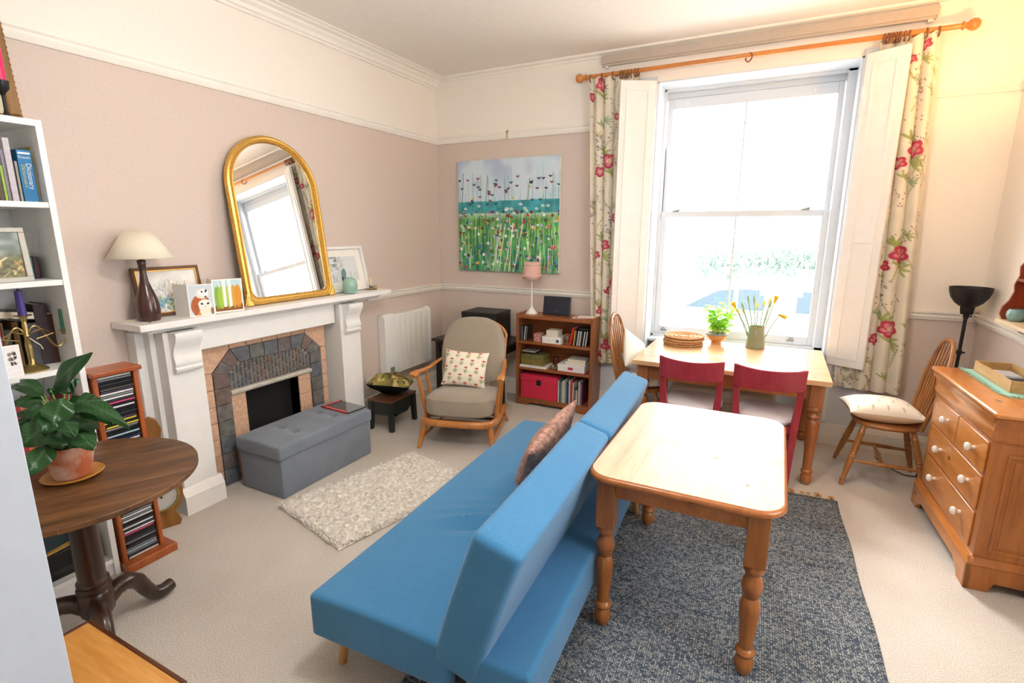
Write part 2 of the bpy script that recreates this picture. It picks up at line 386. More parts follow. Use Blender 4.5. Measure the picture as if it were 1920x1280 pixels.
struct('floor', MB().box(-.2, YN-.2, -.15, W+.2, .25, 0), m_carpet)
struct('ceiling', MB().box(-.2, YN-.2, HC, W+.2, .4, HC+.15), m_ceil)
# left wall: dusty pink up to the picture rail, cream above
mb = MB(); mb.box(-.2, YN, 0, 0, 0, HP+.02); mb.m = 1; mb.box(-.2, YN, HP+.02, 0, 0, HC); struct('wall_left', mb, [m_pink, m_cream])
# right wall with an added, unseen window that lets in fill light
q0, q1, h0, h1 = -3.75, -2.35, .95, 2.45
mb = MB(); mb.box(W, q1, 0, W+.2, 0, HD-.03); mb.box(W, YN, 0, W+.2, q0, HD-.03); mb.box(W, q0, 0, W+.2, q1, h0)
mb.m = 1; mb.box(W, q1, HD-.03, W+.2, 0, HC); mb.box(W, YN, HD-.03, W+.2, q0, HC); mb.box(W, q0, h1, W+.2, q1, HC)
struct('wall_right', mb, [m_pink, m_cream])
mb = MB()
mb.box(-.2, 0, 0, WX0, .4, HP+.02); mb.box(WX1, 0, 0, W+.2, .4, HD-.03)
mb.m = 1; mb.box(-.2, 0, HP+.02, WX0, .4, HC); mb.box(WX1, 0, HD-.03, W+.2, .4, HC); mb.box(WX0, 0, WZ1, WX1, .4, HC)
struct('wall_far', mb, [m_pink, m_cream])
struct('wall_near', MB().box(-.2, YN-.2, 0, W+.2, YN, HC), m_cream)
wn = MB()
for y in (q0, (q0+q1)/2-.03, q1-.06): wn.box(W+.08, y, h0, W+.14, y+.06, h1)
for z in (h0, (h0+h1)/2-.03, h1-.06): wn.box(W+.08, q0, z, W+.14, q1, z+.06)
w2 = struct('fill_window', wn, m_white)
MB().box(W+.105, q0, h0, W+.11, q1, h1).build('pane', glassy('window_glass'), w2)

# ------------------------------------------------------------------ mouldings
def along_y(prof, y0, y1): return MB().prism(prof, y0, y1, 'y')
corn = [(0,3.095),(.018,3.095),(.022,3.112),(.034,3.116),(.04,3.14),(.062,3.16),(.066,3.172),(.1,3.18),(.106,3.19),(.135,3.192),(.135,3.2),(0,3.2)]
struct('trim_1', along_y(corn, YN, 0), m_trim, smooth=20)
def along_x(prof, x0, x1): return MB().prism([(-p[0], p[1]) for p in prof], x0, x1, 'x')
c2 = [(0,3.16),(.012,3.16),(.016,3.176),(.05,3.185),(.055,3.2),(0,3.2)]
struct('trim_2', along_x(c2, .13, W), m_trim, smooth=20)
pr = [(0,HP),(.012,HP),(.02,HP+.012),(.026,HP+.03),(.02,HP+.045),(.03,HP+.055),(.03,HP+.064),(.012,HP+.07),(0,HP+.07)]
struct('trim_3', along_y(pr, YN, 0), m_trim, smooth=20)
struct('trim_4', along_x(pr, 0, 1.80), m_trim, smooth=20)
pr2 = [(0,HP+.02),(.01,HP+.02),(.02,HP+.045),(.012,HP+.055),(0,HP+.055)]
struct('trim_5', along_x(pr2, 4.02, W), m_cream, smooth=20)
struct('trim_6', MB().prism([(W-p[0], p[1]) for p in pr2], YN, 0, 'y'), m_cream, smooth=20)
da = [(0,HD-.062),(.012,HD-.062),(.016,HD-.045),(.026,HD-.04),(.026,HD-.026),(.016,HD-.022),(.03,HD-.012),(.032,HD),(0,HD)]
struct('trim_7', along_y(da, -1.17, 0), m_trim, smooth=20)
struct('trim_8', along_x(da, 0, 1.78), m_trim, smooth=20)
struct('trim_9', along_x(da, 4.0, W), m_trim, smooth=20)
struct('trim_10', MB().prism([(W-p[0], p[1]) for p in da], q1, 0, 'y'), m_trim, smooth=20)
struct('trim_12', MB().prism([(W-p[0], p[1]) for p in da], YN, q0, 'y'), m_trim, smooth=20)
sk = [(0,0),(.02,0),(.02,.13),(.012,.15),(.006,.165),(0,.17)]
struct('baseboard_left', along_y(sk, -1.28, 0), m_trim, smooth=20)
struct('baseboard_left', along_y(sk, YN, -3.2), m_trim, smooth=20)
struct('baseboard_far', along_x(sk, 0, 1.80), m_trim, smooth=20)
struct('baseboard_far', along_x(sk, 4.0, W), m_trim, smooth=20)
struct('baseboard_right', MB().prism([(W-p[0], p[1]) for p in sk], YN, 0, 'y'), m_trim, smooth=20)
# boxed-in beam over the window
m_taupe = plain('taupe_paint', 'b9ada1', .7, var=.04, scale=25)
o = struct('trim_11', MB().box(1.77, -.04, 3.098, 4.085, 0, 3.165), m_taupe, bevel=.004)
MB().box(1.775, -.03, 3.082, 4.07, -.005, 3.098).build('blind_cassette', m_taupe, o)
for x in (1.80, 4.03): MB().box(x, -.028, 3.066, x+.03, -.005, 3.083).build('bracket', m_trim, o)

# ------------------------------------------------------------------ window recess and sashes
w1 = struct('window_1', MB().box(WX0, WD+.06, WZ1-.075, WX1, WD+.12, WZ1).box(WX0, WD-.02, WZ1-.03, WX1, WD+.06, WZ1)
    .box(WX0, WD-.02, .70, WX0+.03, WD+.12, WZ1).box(WX1-.07, WD-.02, .70, WX1, WD+.12, WZ1).box(WX0, WD-.02, .70, WX1, WD+.12, .735), m_upvc, bevel=.003)
def P1(name, mb, mat=m_upvc, parent=None, **k): return mb.build(name, mat, parent or w1, **k)
GX0, GX1 = WX0+.035, WX1-.075
def sash(name, y0, y1, za, zb, st, rt, rb, bars=True):
    s = P1(name, MB().box(GX0, y0, za, GX0+st, y1, zb).box(GX1-st, y0, za, GX1, y1, zb).box(GX0+st, y0, zb-rt, GX1-st, y1, zb).box(GX0+st, y0, za, GX1-st, y1, za+rb), bevel=.004)
    ym = (y0+y1)/2
    MB().box(GX0+st, ym-.002, za+rb, GX1-st, ym+.002, zb-rt).build('pane', glassy('window_glass'), s)
    MB().box(2.922, y0+.006, za+rb, 2.936, y1-.006, zb-rt).build('glazing_bar', m_upvc, s)
    return s
su = sash('upper_sash', WD+.05, WD+.09, 1.815, 2.835, .042, .085, .05)
sl = sash('lower_sash', WD, WD+.045, .735, 1.868, .05, .05, .075)
m_steel = plain('brushed_steel', '9a9a98', .35, 1., var=.05)
for x in (2.42, 3.45): MB().box(x-.03, WD-.012, 1.868, x+.03, WD+.03, 1.876).cyl((x-.01, WD+.01, 1.876), (x+.035, WD+.01, 1.884), .006).build('sash_catch', m_steel, sl)
for x in (2.38, 3.45): MB().box(x-.025, WD-.022, .768, x+.025, WD, .776).lathe([(.012,0),(.014,.01),(.006,.018),(.012,.026)], (x, WD-.012, .776), 10).build('sash_lift', m_steel, sl)
for x in (2.45, 3.42): MB().lathe([(.012,0),(.012,.006),(.005,.01)], (0,0,0), 10, Matrix.Translation((x, WD+.05, 2.79)) @ Matrix.Rotation(R(90),4,'X')).build('screw_cap', m_white, su)
m_seal = plain('grey_seal', '6d7377', .6)
for x in (GX0-.012, GX1+.006):
    for dx in (0, .009): MB().box(x+dx, WD+.044, 1.87, x+dx+.004, WD+.05, 2.42).build('sash_channel', m_seal, w1)
# lining of the recess, sill and the panelled apron below it
P1('reveal', MB().box(WX0, .0, 0, WX0+.012, WD, WZ1)); P1('reveal', MB().box(WX1-.012, 0, 0, WX1, WD, WZ1)); P1('soffit', MB().box(WX0, 0, WZ1-.012, WX1, WD, WZ1))
P1('window_board', MB().box(WX0+.012, WD-.16, .685, WX1-.012, WD, .712), bevel=.006)
P1('apron_panel', MB().box(WX0+.012, WD-.03, 0, WX1-.012, WD, .685))
for k in range(3):
    xa = WX0+.1+k*.44; P1('apron_moulding', MB().box(xa, WD-.042, .2, xa+.38, WD-.03, .215).box(xa, WD-.042, .6, xa+.38, WD-.03, .615).box(xa, WD-.042, .215, xa+.015, WD-.03, .6).box(xa+.365, WD-.042, .215, xa+.38, WD-.03, .6))
# flat pilaster panels either side of the window
for (xa, xb) in ((1.80, WX0), (WX1, 4.0)):
    p = P1('side_panel', MB().box(xa, -.022, 0, xb, 0, 2.95), bevel=.003)
    for x in (xa+.03, xb-.055): MB().box(x, -.034, .2, x+.025, -.022, 2.9).build('moulding', m_white, p)
    MB().box(xa+.055, -.034, .58, xb-.055, -.022, .605).build('moulding', m_white, p)
    MB().box(xa, -.04, 0, xb, -.022, .17).build('plinth', m_white, p)
# the two open shutter leaves
def shutter(label, hinge, free, zb=.67, zt=2.913):
    hx_, fx = Vector((hinge[0], hinge[1], 0)), Vector((free[0], free[1], 0)); d = fx-hx_; wd = d.length; a = math.atan2(d.y, d.x)
    t = thing('window_shutter', label, 'shutter', (hinge[0], hinge[1], zb), a, 'folding window shutters'); h = zt-zb
    sg = 1
    MB().box(0, -.016, 0, wd, .016, h).build('leaf', m_white, t, bevel=.003)
    for f in (-.022, .016):
        for (x0, x1, z0, z1) in ((.05,.068,.06,h-.06),(wd-.068,wd-.05,.06,h-.06),(.068,wd-.068,.06,.078),(.068,wd-.068,h-.078,h-.06),(.068,wd-.068,h*.42,h*.42+.018)):
            MB().box(x0, f, z0, x1, f+.006, z1).build('moulding', m_white, t)
    for z in (.25, h/2, h-.25): MB().cyl((-.004, 0, z-.04), (-.004, 0, z+.04), .006).build('hinge', m_white, t)
    return t
shutter('tall white shutter leaf folded open in front of the left floral curtain', (2.245,-.030), (1.983,-.175))
shutter('tall white shutter leaf folded open in front of the right floral curtain', (3.715,-.030), (3.945,-.150))
# white door standing open at the left edge of the picture, close to the camera
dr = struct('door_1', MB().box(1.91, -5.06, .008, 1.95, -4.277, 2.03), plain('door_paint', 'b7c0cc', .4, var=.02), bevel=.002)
for (ya, yb, za, zb) in ((-4.94,-4.72,.25,.85),(-4.62,-4.40,.25,.85),(-4.94,-4.72,1.05,1.88),(-4.62,-4.40,1.05,1.88)):
    MB().box(1.95, ya, za, 1.958, yb, zb).build('panel', MATS['door_paint'], dr, bevel=.003)
MB().cyl((1.95,-4.99,1.0),(2.0,-4.99,1.0),.011).sphere((2.015,-4.99,1.0),.027).build('door_knob', m_steel, dr)

# ------------------------------------------------------------------ outside: street, hedge, gate pillar, parked car
GZ = -.8
m_pave = plain('pale_paving', 'c9c7c2', .9, var=.08, scale=8)
o = MB().box(-30, .4, GZ-.2, 40, 60, GZ).build('street', m_pave); o['kind'] = 'structure'
hb = MB(); random.seed(3)
c0 = yy(1470, 470, 14)
for i in range(2600):
    x = c0[0]+random.uniform(-2.6, 2.2); z = random.uniform(-.9, .0)+1.25-.25*abs(x-c0[0])*.4; y = 14+random.uniform(-.5, .5)
    s_ = random.uniform(.05, .11); Mx = Matrix.Translation((x, y, max(GZ+.12, z))) @ Euler((random.random()*6, random.random()*6, random.random()*6)).to_matrix().to_4x4()
    hb.add([(-s_,0,0),(0,-s_*.5,.02),(s_,0,0),(0,s_*.5,.02)], [(0,1,2,3)], Mx)
hb.box(c0[0]-2.5, 13.7, GZ, c0[0]+2.2, 14.3, .55)
tag(hb.build('hedge', leafmat('hedge_leaf', '7f9488', 'a2b6a4', 40, .15), recalc=False), 'clipped green hedge across the street outside the window', 'hedge')
px_ = yy(1463, 560, 3.4); t = thing('gate_pillar', 'pale stone gate pillar with stepped cap outside the window', 'pillar', (px_[0], 3.4, GZ))
m_stone = plain('pale_stone', 'cfc8bd', .9, var=.08, scale=12)
zt = yy(1463, 552, 3.4)[2]-GZ
MB().box(-.2,-.2,0,.2,.2,zt).build('shaft', m_stone, t, bevel=.01)
MB().box(-.26,-.26,zt,.26,.26,zt+.07).taper(zt+.07,(-.22,-.22,.22,.22),zt+.15,(-.06,-.06,.06,.06)).build('cap', m_stone, t, bevel=.008)
# car seen from its left side
cx = yy(1392, 560, 6.6)[0]
t = thing('parked_car', 'silver car parked in the street outside the window', 'car', (cx, 6.6, GZ))
m_car = plain('silver_car_paint', 'cdd3d8', .25, .3, var=.01); m_cg = plain('car_glass', '4a5962', .3, 0, var=.02, spec=.2)
low = [(-2.15,.35),(-2.2,.62),(-2.05,.82),(-1.2,.98),(2.0,1.02),(2.12,.7),(2.1,.35)]
up = [(-1.2,.96),(-.45,1.44),(-.1,1.5),(1.2,1.5),(1.75,1.38),(2.0,1.0)]
MB().prism(low, -.86, .86, 'y').build('body', m_car, t, bevel=.06, seg=3); MB().prism(up, -.72, .72, 'y').build('cabin', m_car, t, bevel=.05, seg=3)
for q in ([(-1.0,1.04),(-.42,1.38),(-.12,1.42),(-.12,1.04)], [(-.04,1.04),(-.04,1.43),(.72,1.43),(.72,1.04)], [(.8,1.04),(.8,1.43),(1.2,1.43),(1.62,1.34),(1.78,1.04)]):
    MB().prism(q, -.735, -.71, 'y').build('side_window', m_cg, t)
m_ty = plain('tyre', '1c1c1c', .8)
for x in (-1.35, 1.3):
    for s_ in (-1, 1):
        wv = MB().cyl((x, .66*s_, .33), (x, .88*s_, .33), .33, n=24).build('wheel', m_ty, t, bevel=.03)
        MB().cyl((x, .885*s_, .33), (x, .875*s_, .33), .2, n=16).build('hubcap', m_car, wv)
[MB().box(hx0,-.875,.81,hx0+.15,-.86,.84).build('door_handle', m_car, t) for hx0 in (-.2,.62)]
MB().box(-2.24,-.7,.55,-2.1,-.4,.68).build('headlight', plain('lamp_glass','e8eef2',.1), t)
# ================================================================== fireplace
m_brass = plain('brass', 'a8925e', .3, .9, var=.1)
m_gold = plain('gilt', 'd8ac58', .34, .75, var=.15, scale=60, bump=.05)
MXD = .29; MZ = 1.19; CY = -2.292
fp = thing('fireplace', 'white painted wooden fireplace surround with tiled arched insert', 'fireplace', (0, CY, 0))
F = lambda name, mb, mat=m_white, parent=fp, **k: mb.build(name, mat, parent, **k)
F('mantel_shelf', MB().box(0, -3.2-CY, MZ-.038, MXD, -1.165-CY, MZ), bevel=.004)
F('shelf_moulding', MB().prism([(0,MZ-.07),(.2,MZ-.07),(.21,MZ-.055),(.24,MZ-.05),(.25,MZ-.038),(0,MZ-.038)], -3.12-CY, -1.24-CY, 'y'))
F('frieze', MB().box(.0, -2.84-CY, .972, .19, -1.74-CY, MZ-.07), bevel=.004)
def pil(y0, y1, out):
    yo = y0 if out < 0 else y1
    F('back_board', MB().box(0, min(yo, yo+out*.075)-CY, 0, .09, max(yo, yo+out*.075)-CY, MZ-.07), bevel=.004)
    F('back_board', MB().box(0, min(yo, yo+out*.03)-CY, 0, .15, max(yo, yo+out*.03)-CY, MZ-.07), bevel=.004)
    p = F('pilaster', MB().box(0, y0-CY, .155, .232, y1-CY, MZ-.07), bevel=.004)
    F('plinth', MB().prism([(0,0),(.268,0),(.268,.115),(.258,.13),(.25,.15),(.238,.165),(0,.165)], y0-.02-CY, y1+.02-CY, 'y'), smooth=20)
    m = (y0+y1)/2; a, b = m-.078, m+.078; z = MZ-.07
    prof = [(.2,z),(.305,z),(.308,z-.02),(.3,z-.05),(.278,z-.085),(.262,z-.12),(.264,z-.15),(.274,z-.18),(.268,z-.2),(.262,z-.205),(.274,z-.215),(.272,z-.23),(.258,z-.24),(.2,z-.245)]
    F('corbel', MB().prism(prof, a-CY, b-CY, 'y'), smooth=50)
pil(-3.062, -2.852, -1); pil(-1.725, -1.512, 1)
# insert: tan outer tiles, dark arched band, small upright tiles, bead bar, firebricks, black fireback
m_tan = plain('tan_tile', 'c8a185', .6, var=.16, scale=45, bump=.1); m_grout = plain('grout', 'd6c6b0', .9)
dk = [plain('slate_tile_%s' % n, c, .22, var=.28, scale=22, coat=.3) for n, c in (('grey','6b6562'),('blue','61656b'),('brown','70605a'),('green','666763'))]
m_soot_hollow = plain('soot_hollow_black', '0b0a0a', .9); m_bead = plain('bead_metal', 'c6c1b6', .35, .1, var=.2, scale=80)
FX = .118
ins = F('tile_insert', MB().box(0, -.50, 0, FX-.012, -.222, .972).box(0, .222, 0, FX-.012, .50, .972).box(0, -.222, .604, FX-.012, .222, .972), m_grout)
def tilepoly(poly, mat, x1=FX, name='tile', g=.0025):
    c = np.mean(poly, 0); q = []
    for p in poly:
        d = np.array(p)-c; L = np.linalg.norm(d); q.append(tuple(np.array(p)-d/L*g))
    return MB().prism(q, FX-.014, x1, 'x').build(name, mat, ins, bevel=.002, seg=1)
random.seed(5)
o_, i_ = .445, .335
for s_ in (-1, 1):
    zs = [.79-.113*k for k in range(7)]+[0]
    for k in range(7):
        z1, z0 = zs[k], zs[k+1]
        tilepoly([(s_*i_, z0), (s_*o_, z0), (s_*o_, z1), (s_*i_, min(z1, .757) if k == 0 else z1)], random.choice(dk), FX+.008)
        tilepoly([(s_*.222, z0), (s_*i_, z0), (s_*i_, min(z1, .604)), (s_*.222, min(z1, .604))], m_tan, FX-.006, 'firebrick') if z0 < .6 else None
        tilepoly([(s_*o_, z0), (s_*.5, z0), (s_*.5, z1), (s_*o_, z1)], m_tan, FX)
    tilepoly([(s_*i_, .757), (s_*o_, .79), (s_*.378, .857), (s_*.295, .791)], random.choice(dk), FX+.008)
    tilepoly([(s_*.295, .791), (s_*.378, .857), (s_*.31, .925), (s_*.255, .825)], random.choice(dk), FX+.008)
    tilepoly([(s_*o_, .79), (s_*.5, .79), (s_*.5, .972), (s_*.31, .972), (s_*.31, .925)], m_tan, FX)
ys = [-.255, -.17, -.057, .057, .17, .255]; yo = [-.31, -.17, -.057, .057, .17, .31]
for k in range(5): tilepoly([(ys[k], .825), (ys[k+1], .825), (yo[k+1], .925), (yo[k], .925)], random.choice(dk), FX+.008)
for k in range(5): tilepoly([(-.31+k*.124, .925), (-.31+(k+1)*.124, .925), (-.31+(k+1)*.124, .972), (-.31+k*.124, .972)], m_tan, FX)
nC = 22; cw = .67/nC
for c in range(nC):
    y0 = -.335+c*cw; ym = abs(y0+cw/2); top = .825 if ym < .25 else .825-(ym-.25)*.85
    z = .645+((c*37) % 3)*-.024
    while z < top-.008:
        z1 = min(z+.072, top); za = max(z, .645)
        if z1-za > .012: tilepoly([(y0, za), (y0+cw, za), (y0+cw, z1), (y0, z1)], random.choice(dk), FX+.001, 'mosaic_tile', .0034)
        z += .072
bb = F('bead_bar', MB().cyl((FX, -.335, .625), (FX, .335, .625), .016), m_bead)
for k in range(44):
    y = -.328+k*.01525; MB().sphere((FX+.012, y, .628), .0085, 8, 5).build('bead', m_bead, bb)
F('fireback', MB().box(.0, -.26, .02, .012, .26, .64).box(.012, -.26, 0, .105, -.222, .604).box(.012, .222, 0, .105, .26, .604), m_soot_hollow)
F('hearth_slab', MB().box(.0, -.23, 0, FX+.02, .23, .02), m_soot_hollow)

# ------------------------------------------------------------------ on the mantel
p = xx(281, 600, .14)
t = thing('table_lamp', 'table lamp with dark turned bottle base and wide cream cone shade', 'lamp', (.14, p[1], MZ))
m_dkw = wood('dark_turned_wood', '2a1512', '4d241d', 'z', 6, .25, coat=.3)
MB().lathe([(.052,0),(.055,.005),(.058,.02),(.06,.06),(.057,.1),(.048,.14),(.034,.18),(.022,.22),(.017,.26),(.017,.29),(.02,.315),(.022,.335),(.019,.34)], n=32).build('base', m_dkw, t)
MB().lathe([(.01,.335),(.01,.35),(.012,.352),(.012,.4)], n=16).build('bulb_holder', plain('black_plastic', '15130f', .4), t)
m_shade = plain('cream_shade', 'e6dcc6', .9, var=.03, scale=200)
sh_ = MB(); sh_.lathe([(.158,.352),(.064,.503)], n=48); sh_.f = sh_.f[:-2]; sh_.mi = sh_.mi[:-2]
o = sh_.build('shade', m_shade, t, recalc=False); o.modifiers.new('s', 'SOLIDIFY').thickness = .003
MB().tube([(.0,.02,.004),(-.04,-.06,.004),(-.06,-.12,.004),(-.09,-.14,.003)], .003).build('cable', plain('beige_cable', 'cfc5ab', .5), t)
fl = MB(); 
for k in range(5): a = k*1.256; fl.add([(0,0,.002),(.008*math.cos(a-.4),.008*math.sin(a-.4),.006),(.015*math.cos(a),.015*math.sin(a),.012),(.008*math.cos(a+.4),.008*math.sin(a+.4),.006)], [(0,1,2,3)])
q = zz(281, 606, MZ); tag(fl.build('dried_flower', plain('purple_petal', '6d2348', .7), recalc=False), 'small dried purple flower lying in front of the lamp on the mantel', 'flower').location = (q[0], q[1], MZ)

def leaning_frame(name, label, y0, y1, h, foot, top, mw, mat, img=None, mount=0., inner=None, cat='picture', depth=.018):
    """rectangular frame standing on the mantel and leaning on the wall; foot/top = distance of its face from the wall"""
    lean = math.atan2(foot-top, h); wd = y1-y0
    t = thing(name, label, cat, (foot, (y0+y1)/2, MZ+.0005+depth*math.sin(lean)), 0, rot=(0, -lean, 0))
    F_ = MB().box(-depth, -wd/2, 0, 0, wd/2, mw).box(-depth, -wd/2, h-mw, 0, wd/2, h).box(-depth, -wd/2, mw, 0, -wd/2+mw, h-mw).box(-depth, wd/2-mw, mw, 0, wd/2, h-mw)
    F_.build('frame', mat, t, bevel=.002)
    MB().box(-depth, -wd/2+mw, mw, -depth+.004, wd/2-mw, h-mw).build('backing', m_trim, t)
    if inner: 
        i = .006; a, b, c, d = -wd/2+mw, wd/2-mw, mw, h-mw
        MB().box(-.008,a,c,-.002,b,c+i).box(-.008,a,d-i,-.002,b,d).box(-.008,a,c+i,-.002,a+i,d-i).box(-.008,b-i,c+i,-.002,b,d-i).build('slip', inner, t)
    a, b, c, d = -wd/2+mw+mount, wd/2-mw-mount, mw+mount, h-mw-mount
    if img is not None: grid_obj('print', flat_grid((-depth+.006, a, d), (0, b-a, 0), (0, 0, c-d), *img.shape[:2]), img, printed('art_print', .6), t)
    return t
# small spring-blossom painting behind the lamp
im = canvas(70, 100, 'e8e5e0'); r = random.Random(2)
n = noise2(70, 100, 16, 4); im = im*(.92+.12*n[..., None])
for k in range(70): x = r.gauss(.45, .2); y = r.gauss(.42, .12); line(im, x, y, x+r.uniform(-.08,.08), y-r.uniform(.03,.14), .006, r.choice(['9fb0c4','b7c3a0','d7b08c','8fa08a','c9b8c9']), .6)
for k in range(60): disc(im, r.gauss(.42,.17), r.uniform(.4,.66), r.uniform(.015,.04), None, r.choice(['4f8a86','5b8fb0','6f9a6a','3f7d9a','86a05e']), .55)
for x, y in ((.35,.36),(.78,.16),(.55,.2),(.25,.28)): disc(im, x, y, .022, None, 'ffffff', .95)
leaning_frame('framed_painting', 'small blossom painting in dark wood frame leaning behind the mantel lamp', -3.075, -2.69, .29, .075, .03, .018, wood('walnut_frame','4a2c18','6d4424','y',8), im, inner=m_gold)
# folded greeting cards
def card(name, label, y, x, wd, h, rz, img, spread=.55):
    t = thing(name, label, 'card', (x, y, MZ), rz); a, b = spread/2, -spread/2
    hh = [Matrix.Rotation(0, 4, 'Z'), Matrix.Rotation(-spread, 4, 'Z')]
    m_c = plain('white_card', 'f3f0ea', .6, var=.01)
    MB().box(-.001, 0, 0, 0, wd, h).build('front', m_c, t)
    MB().box(-.001, 0, 0, 0, wd*.98, h, Matrix.Rotation(spread, 4, 'Z')).build('back', m_c, t)
    mg = .04*wd
    grid_obj('print', flat_grid((.0008, mg, h-mg), (0, wd-2*mg, 0), (0, 0, -h+2*mg), *img.shape[:2]), img, printed('card_print', .55), t); return t
im = canvas(90, 60, 'cfd9e0')
disc(im, .42, .95, .38, .55, 'b5673f', 1, .3); disc(im, .45, 1.3, .35, .3, 'd79a5e', .8)
disc(im, .55, .42, .30, .26, 'e8e2d6'); disc(im, .6, .38, .22, .18, 'ffffff'); disc(im, .72, .3, .05, .09, '2a1c18', 1, .3); disc(im, .55, .33, .04, .07, '2a1c18', 1, -.3); disc(im, .68, .58, .05, .05, '3a2a26')
disc(im, .62, 1.0, .3, .3, 'f6f1e6'); disc(im, .5, .92, .07, .05, '231815', 1, .5); disc(im, .76, .92, .07, .05, '231815', 1, -.5); disc(im, .63, 1.07, .035, .06, '8a6a5a'); disc(im, .63, 1.3, .25, .25, 'f0e6d6')
disc(im, .25, 1.2, .12, .3, 'a65c38', .8, .2); disc(im, .92, 1.3, .08, .2, '8a6a42', .9)
a, b = xx(351, 598, .2), xx(388, 591, .2)
card('greeting_card', 'greeting card with two white barn owls standing on the mantel', a[1], .235, b[1]-a[1]+.012, .19, R(-20), im, 1.97)
im = canvas(100, 72, 'bcd9df'); 
_y, _x = np.mgrid[0:100, 0:72]; im[:] = np.where((_y > 78)[..., None], rgb('8a5a32'), im)
for x, c in ((.12,'7fb34a'),(.24,'a9c94a'),(.5,'b8c94e'),(.7,'dba23a'),(.85,'e0912f')): disc(im, x, .75, .13, .55, c, .9)
for x in (.36, .56): line(im, x, .02, x, 1.15, .055, 'f7f7f5')
for k in range(24): y = .08+k*.045; line(im, .31 if k % 2 else .52, y, .36 if k % 2 else .58, y, .006, '8a8a86', .8)
for k in range(14): x = random.random(); line(im, x, .05, x+.05, .3, .008, 'f2f2ee', .7)
a, b = xx(404, 585, .22), xx(451, 577, .22)
card('greeting_card', 'greeting card with white birch trunks standing against the gilt mirror', a[1], .215, b[1]-a[1]+.008, .205, R(-12), im, 1.36)
q = xx(394, 583, .12)
t = thing('small_pot', 'small round dark green and gold pot between the two mantel cards', 'pot', (.10, q[1], MZ))
MB().lathe([(.018,0),(.03,.008),(.038,.03),(.036,.05),(.024,.062),(.02,.066),(.016,.066)], n=24).build('body', plain('dark_green_glaze', '4a4a26', .3, var=.5, scale=60), t)
MB().lathe([(.017,.062),(.022,.066),(.018,.07)], n=20).build('rim', m_gold, t)

# arched gilt mirror
MYC, MW_, MH = -2.085, .79, 1.15; spring = MH-.36
t = thing('mirror', 'tall arched gilt overmantel mirror leaning above the fireplace', 'mirror', (.168, MYC, MZ+.0045), 0, rot=(0, -math.atan2(.13, MH), 0))
def arch(off, n=40):
    """outline (y,z), off = inset from the outer edge"""
    hw = MW_/2-off-.02; pts = []; rr = .07*max(.3, 1-off*4)
    z0 = off
    for k in range(6): a = math.pi+math.pi/2*k/5; pts.append((-hw+rr+rr*math.cos(a), z0+rr+rr*math.sin(a)))
    for k in range(6): a = 1.5*math.pi+math.pi/2*k/5; pts.append((hw-rr+rr*math.cos(a), z0+rr+rr*math.sin(a)))
    for k in range(n+1):
        a = math.pi*k/n; pts.append((hw*math.cos(a), spring+(MH-spring-off)*math.sin(a)))
    return pts
def ring(prof, mat, name):
    """frame moulding: list of (inset, x)"""
    L = [arch(o) for o, x in prof]; n = len(L[0]); vs = []; fs = []
    for (o, x), pts in zip(prof, L): vs += [(x, y, z) for y, z in pts]
    for j in range(len(prof)-1):
        for i in range(n): i2 = (i+1) % n; fs.append((j*n+i, j*n+i2, (j+1)*n+i2, (j+1)*n+i))
    mb = MB(); mb.add(vs, fs); return mb.build(name, mat, t, smooth=35)
ring([(0,-.03),(0,-.01),(.004,0),(.016,.006),(.026,.002),(.029,-.006),(.033,-.006),(.037,.0),(.043,.002),(.047,-.004),(.05,-.014),(.052,-.02)], m_gold, 'frame')
pts = arch(.05); mbm = MB(); mbm.add([(-.016, y, z) for y, z in pts], [tuple(range(len(pts)))])
m_mir, t_, b_ = _new('mirror_silver'); b_.inputs['Metallic'].default_value = 1.; b_.inputs['Roughness'].default_value = .01; b_.inputs['Base Color'].default_value = (.93,.94,.93,1); MATS['mirror_silver'] = m_mir
mbm.build('glass', m_mir, t, recalc=False)
pts = arch(.002); MB().prism(pts, -.034, -.028, 'x').build('backboard', wood('mirror_back','6b4a2c','8a6238','z'), t)
for s_ in (-1, 1):
    y = s_*(MW_/2-.015)
    MB().prism([(y-s_*.05,.0),(y+s_*.018,.0),(y+s_*.018,.012),(y+s_*.002,.055),(y-s_*.008,.09),(y-s_*.014,.055)], -.022, .002, 'x').build('corner_foot', m_gold, t, bevel=.003)
    for k in range(4): MB().sphere((.004, y+s_*(.004-.006*k*.5), .01+.016*k), .006-.001*k, 10, 6).build('scroll', m_gold, t)

# white framed photograph
im = canvas(80, 90, 'd9dcdc'); n = noise2(80, 90, 9, 8); n2 = noise2(80, 90, 3.5, 9)
_y, _x = np.mgrid[0:80, 0:90]; u, v = _x/90., _y/80.
dark = np.clip((n*.6+n2*.6-.45)*2.5, 0, 1)*np.clip(1.2-u*2.2, 0, 1)*np.clip(1.15-v*1.0, .25, 1)
im = im*(1-.85*dark[..., None])+.85*dark[..., None]*rgb('3a4a4a')
disc(im, .42, .62, .1, .22, '5f7f86', .9, .2); disc(im, .36, .8, .05, .12, '2f3538', .9); disc(im, .22, .62, .13, .1, 'c9cccc', .8)
for k in range(18): x = random.uniform(.55, 1); line(im, x, .9, x+random.uniform(-.15,.15), .55, .006, 'a9adad', .5)
a, b = xx(617, 546, .1), xx(692, 536, .1)
leaning_frame('framed_photograph', 'grey and white photograph in white box frame beside the mirror', a[1], b[1], .375, .115, .035, .022, m_white, im, mount=.06, depth=.03)
q = xx(655, 545, .2)
t = thing('ceramic_vase', 'rounded pale green glazed vase on the mantel', 'vase', (.21, q[1], MZ))
